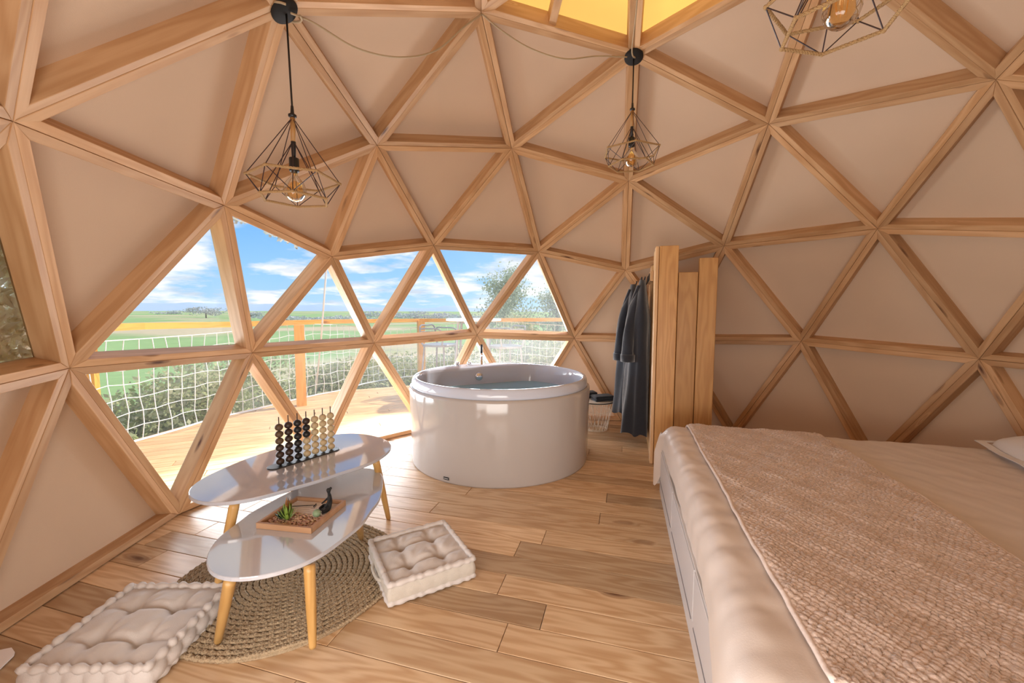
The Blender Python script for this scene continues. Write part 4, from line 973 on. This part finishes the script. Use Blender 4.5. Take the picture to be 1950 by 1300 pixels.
def robe(lab, y0, off, z_top, z_bot, seed, w=.19):
    b = uv(po_u, po_v); t = thing('bathrobe', lab, 'bathrobe', (b.x, b.y, 0), ANG, 'dark bathrobes hung on the partition')
    r = random.Random(seed); n = 72; P = []; m = 40
    ph = [r.uniform(0, 6.28) for _ in range(5)]
    for k in range(m+1):
        f = k/m; z = z_top+(z_bot-z_top)*f
        hw = w*(.16+.84*min(1, (f/.16))**.7)*(1+.18*f); ht = (.028+.05*min(1, f/.25)+.055*f)
        row = []
        for i in range(n):
            a = 2*PI*i/n; fold = 1+(.04+.17*f)*math.sin(a*4+ph[0]+2.2*f)*min(1, f*3)+(.03+.09*f)*math.sin(a*9+ph[1]-2*f)*min(1, f*3)+.03*math.sin(a*5+f*14+ph[4])
            x = -off-.012*f-ht*math.cos(a)*fold*(1 if math.cos(a) > 0 else .8); y = y0+hw*math.sin(a)*(1+.04*math.sin(f*9+ph[2]))*(.9+.1*fold)+.01*math.sin(f*5+ph[3])
            row.append((min(x, -.028), y, z+.012*math.sin(a*7+ph[0])*(f > .95)))
        P.append(row)
    PT = [[P[k][i] for k in range(m+1)] for i in range(n)]
    grid_mesh(PT, True).build('robe_body', M['robe'], t, True)
    for s in (-1, 1):
        q = []
        for f in np.linspace(0, 1, 16):
            q.append(((-off-.035-.075*math.sin(min(1, f*1.3)*PI/2)), y0+s*(w*(.45+.42*f)), z_top-.09-.60*f))
        rows = []
        for i, c in enumerate(q):
            f = i/15; ra_ = (.044+.014*f)*min(1, .12+f*4.5)+(.006 if f > .88 else 0); rows.append([(c[0]+ra_*.85*math.cos(a)*(1+.10*math.sin(3*a+f*9+seed)), c[1]+ra_*.8*math.sin(a)*(1+.12*math.sin(2*a-f*11)), c[2]+.01*math.sin(a+f*7)) for a in np.linspace(0, 2*PI, 21)[:-1]])
        slv = grid_mesh([[rows[k][i] for k in range(16)] for i in range(20)], True).build('sleeve', M['robe'], t, True)
        c = q[-1]; b_ = MB(); b_.lathe([(.052, .0), (.060, .002), (.062, .062), (.052, .066)], 24, (c[0], c[1], c[2]-.012), False, False); b_.build('cuff', M['robe'], slv, True)
    MB().tube(catmull([(-off-.03, y0-.06, z_top-.05), (-off-.085, y0-.05, z_top-.22), (-off-.12, y0-.02, z_top-.5), (-off-.12, y0+.01, z_top-.9)], 6, False), [.018]*19, 8).build('lapel', M['robe'], t, True)
    MB().tube(catmull([(-off-.10, y0-w*.75, z_top-.62), (-off-.135, y0-.02, z_top-.60), (-off-.10, y0+w*.8, z_top-.62)], 6, False), .016, 8).build('belt_loop', M['robe'], t, True)
    MB().tube([(-off*.9, y0, z_top-.01), (-off*.9+.01, y0, z_top+.03)], .006, 6).build('hanging_loop', M['robe'], t, True)
    return t
robe('dark navy bathrobe hanging nearest on the partition hooks', .42, .10, 1.475, .14, 3, .15)
robe('dark navy bathrobe hanging behind, its hem higher and further left', .70, .17, 1.455, .25, 8, .15)

# wire basket table with towels
bq = Vector((.285, 2.165, 0))
bk = thing('wire_basket_table', 'white wire basket side table between tub and robes', 'table', bq)
BH = .315
lid_ = MB().lathe([(.175, BH-.016), (.180, BH-.014), (.180, BH-.006), (.176, BH-.004)], 40).build('lid', M['wire_white'], bk)
MB().lathe([(.181, BH-.022), (.184, BH-.020), (.184, BH-.014), (.181, BH-.013)], 40, cap0=False, cap1=False).build('lid_rim', M['black'], lid_)
for rr2, z in ((.178, BH-.024), (.152, .20), (.115, .006), (.08, .006)): MB().tube([(rr2*math.cos(a), rr2*math.sin(a), z) for a in np.linspace(0, 2*PI, 41)[:-1]], .0028, 6, True).build('wire_ring', M['wire_white'], bk, True)
for k in range(22):
    a = 2*PI*k/22
    for s in (-1, 1): MB().tube([(.178*math.cos(a), .178*math.sin(a), BH-.024), (.115*math.cos(a+s*.29), .115*math.sin(a+s*.29), .006)], .0020, 5).build('wire', M['wire_white'], bk)
def towel(lab, c, rot, dims):
    t = thing('folded_towel', lab, 'towel', c, rot, 'folded dark towels on the basket table')
    for k in range(2):
        h = dims[2]/2
        pr = [(-dims[0]/2, 0), (-dims[0]/2-.012, h*.5), (-dims[0]/2, h), (dims[0]/2, h), (dims[0]/2+.004, h*.5), (dims[0]/2, 0)]
        vs = [(x, y*(1+.02*k), z+k*h+.003*math.sin(9*x+k)) for y in (-dims[1]/2, -dims[1]/6, dims[1]/6, dims[1]/2) for x, z in pr]; fs = [(r_*6+i, r_*6+(i+1) % 6, (r_+1)*6+(i+1) % 6, (r_+1)*6+i) for r_ in range(3) for i in range(6)]+[tuple(range(5, -1, -1)), tuple(18+i for i in range(6))]
        o = MB().add(vs, fs).build('towel_fold', M['towel'], t, True); bv = o.modifiers.new('b', 'BEVEL'); bv.width = .006; bv.segments = 2
towel('folded charcoal towel lying on the front of the wire basket table', (bq.x+.055, bq.y-.055, BH-.003), .25, (.19, .13, .05))
towel('folded charcoal towel at the back of the basket table, half behind the tub', (bq.x-.075, bq.y+.075, BH-.003), .15, (.17, .12, .06))

# ------------------------------------------------------------------ bed
BA = math.radians(-14.8); BO = uv(.2195, .80)
bed = thing('bed', 'double bed with white drawer base under peach bedclothes', 'bed', BO, BA)
BL, BWd, ZF, ZM = 1.88, 2.02, .305, .455
MB().box((BL/2+.012, -BWd/2, ZF/2), (BL-.024, BWd, ZF-.002)).build('base_box', M['bedwhite'], bed)
MB().box((.006, -BWd/2, .045), (.012, BWd, .09)).build('plinth_board', M['bedwhite'], bed)
for k in range(3):
    y1 = -.03-k*.66
    o = MB().box((.0045, y1-.325, .1915), (.015, .648, .195)).build('drawer_front', M['bedwhite'], bed); bv = o.modifiers.new('b', 'BEVEL'); bv.width = .002; bv.segments = 2
    MB().box((.002, y1-.325, .0925), (.014, .61, .006)).build('finger_groove', M['gap'], bed)
MB().box((.009, -BWd/2, ZF-.007), (.018, BWd, .013)).build('top_lip', M['bedwhite'], bed)
def mat_box():
    P = []; o = MB().box((BL/2+.01, -BWd/2, (ZF+ZM-.02)/2), (BL-.1, BWd-.1, ZM-.03-ZF)).build('mattress', M['mattress'], bed); bv = o.modifiers.new('b', 'BEVEL'); bv.width = .05; bv.segments = 4
mat_box()
def drape1(s, edge, r):               # distance along cloth from an edge -> (position, drop); s<0 hangs
    if s >= r: return s, 0.
    q = r-s; al = q/r
    if al < PI/2: return r-r*math.sin(al), r*(1-math.cos(al))
    return 0., r+(q-r*PI/2)
def cloth_pt(s, t, top, r, lift=0., fold=0.):
    """s: from the foot edge towards the head, t: from the far edge towards the viewer"""
    x, dx_ = drape1(s, 0, r); y, dy_ = drape1(t, 0, r)
    drop = max(dx_, dy_) if min(dx_, dy_) > r*.6 else dx_+dy_*(1-min(1, dx_/r))
    z = top-drop+lift
    wr = .0035*fbm(s*7, t*5, 1)+.0022*fbm(s*19, t*13, 2)+.0018*math.sin(t*34+s*14+4*fbm(s*5, t*4, 6))
    hang = min(1, dx_/.05)
    nx = hang*(-.008+.0015*fbm(t*6, s*3, 4)+.0012*math.sin(t*37+3*math.sin(t*5))+.05*math.exp(-((t+.03)/.07)**2)*min(1, dx_/.2)) ; ny = min(1, dy_/.05)*(.010+.010*fbm(s*6, t*3, 5))
    z += wr*(1-hang)+lift
    pucker = .0025*math.sin(t*46+2*fbm(t*9, s, 3))*math.exp(-((s-.05)/.10)**2)
    return Vector((x-nx-lift*.5*hang, -(y-ny), z+pucker))
def bedspread():
    P = []
    for i in range(150):
        row = []
        for j in range(190):
            t = -.30+2.28*j/189
            tt = max(0, t)
            hem = .27*math.exp(-(max(t, 0)/.10)**1.5)*1.0+.125+.012*math.sin(t*7)+(.05*max(0, min(1, (tt-1.40)/.5)))
            s = -hem+(1.87+hem)*(i/149)**1.15
            p = cloth_pt(s, t, ZM+.012, .085)
            bul = .05*math.exp(-((t-1.95)/.30)**2)*max(0, min(1, (.12-s)/.2)); p.x -= bul
            p.z = max(p.z, .006)
            row.append(p)
        P.append(row)
    o = grid_mesh(P).build('bedspread', M['spread'], None, True); o.location = BO; o.rotation_euler = (0, 0, BA)
    tag(o, 'peach satin-cotton bedspread covering the bed and hanging over its foot', 'bedspread')
bedspread()
def throw():
    P = []; n1, n2 = 190, 420
    for i in range(n1):
        row = []
        for j in range(n2):
            t = -.06+2.04*j/(n2-1); f = i/(n1-1)
            s = (.150+.06*fbm(t*.8, 0, 2)*.3)+f*(.72+.02*math.sin(t*2))
            p = cloth_pt(s, t, ZM+.012, .085)
            edge = min(1, min(f, 1-f)/.02); lumps = .0044*math.sin(s*330+3.2*fbm(s*24, t*22, 1))*math.sin(t*255+3.2*fbm(t*24, s*20, 2))
            p.z += .011+edge*(.004+lumps+.006*fbm(s*5, t*4, 7)); row.append(p)
        P.append(row)
    o = grid_mesh(P).build('plush_throw', M['throw'], None, True); o.location = BO; o.rotation_euler = (0, 0, BA)
    sd = o.modifiers.new('thick', 'SOLIDIFY'); sd.thickness = .008; sd.offset = -1
    for kk in (0, -1):
        hm = MB().tube([Vector(p)+Vector((0, 0, .004)) for p in P[kk]][::3], .0075, 6).build('hem', M['pillow'] if False else M['throw_hem'], o, True)
    tag(o, 'dimpled pink plush throw laid across the foot of the bed', 'throw')
throw()
def pillow(lab, lx, ly, rot=0.):
    a, b, h = .235, .38, .075; P = []
    for sgn in (1, -1):
        Q = [[None]*41 for _ in range(31)]
        for i in range(31):
            for j in range(41):
                x = -1+2*i/30; y = -1+2*j/40; k = max(0, (1-x**4)*(1-y**4))**.45; pin = 1-.05*(x*x)*(y*y)
                Q[i][j] = (a*x*pin, b*y*pin, sgn*h*k+.003*fbm(x*4, y*5, sgn))
        P.append(Q)
    t = thing('pillow', lab, 'pillow', (0, 0, 0), 0); 
    m = MB()
    for Q in P:
        g = grid_mesh(Q); m.add(g.v, g.f if Q is P[0] else [f[::-1] for f in g.f])
    pb_ = m.build('pillow_body', M['pillow'], t, True)
    fl = MB(); rim = [(a*1.0, b*1.0), (a*1.13, b*1.085)]
    pr = lambda A, B: [(A*x, B*y, .004*math.sin(5*x+7*y)) for x, y in [(-1+2*i/20, -1) for i in range(20)]+[(1, -1+2*i/20) for i in range(20)]+[(1-2*i/20, 1) for i in range(20)]+[(-1, 1-2*i/20) for i in range(20)]]
    r0, r1 = pr(*rim[0]), pr(*rim[1]); fl.add(r0+r1, [(i, (i+1) % 80, 80+(i+1) % 80, 80+i) for i in range(80)])
    o = fl.build('flange', M['pillow'], pb_); sd = o.modifiers.new('s', 'SOLIDIFY'); sd.thickness = .004
    c, s = math.cos(BA), math.sin(BA); t.location = (BO.x+lx*c-ly*s, BO.y+lx*s+ly*c, ZM+.075); t.rotation_euler = (0, math.radians(-9), BA+rot)
    return t
pillow('white flanged pillow at the head of the bed against the right wall', 1.82, -.47, math.radians(-13))

SC.render.film_transparent = False
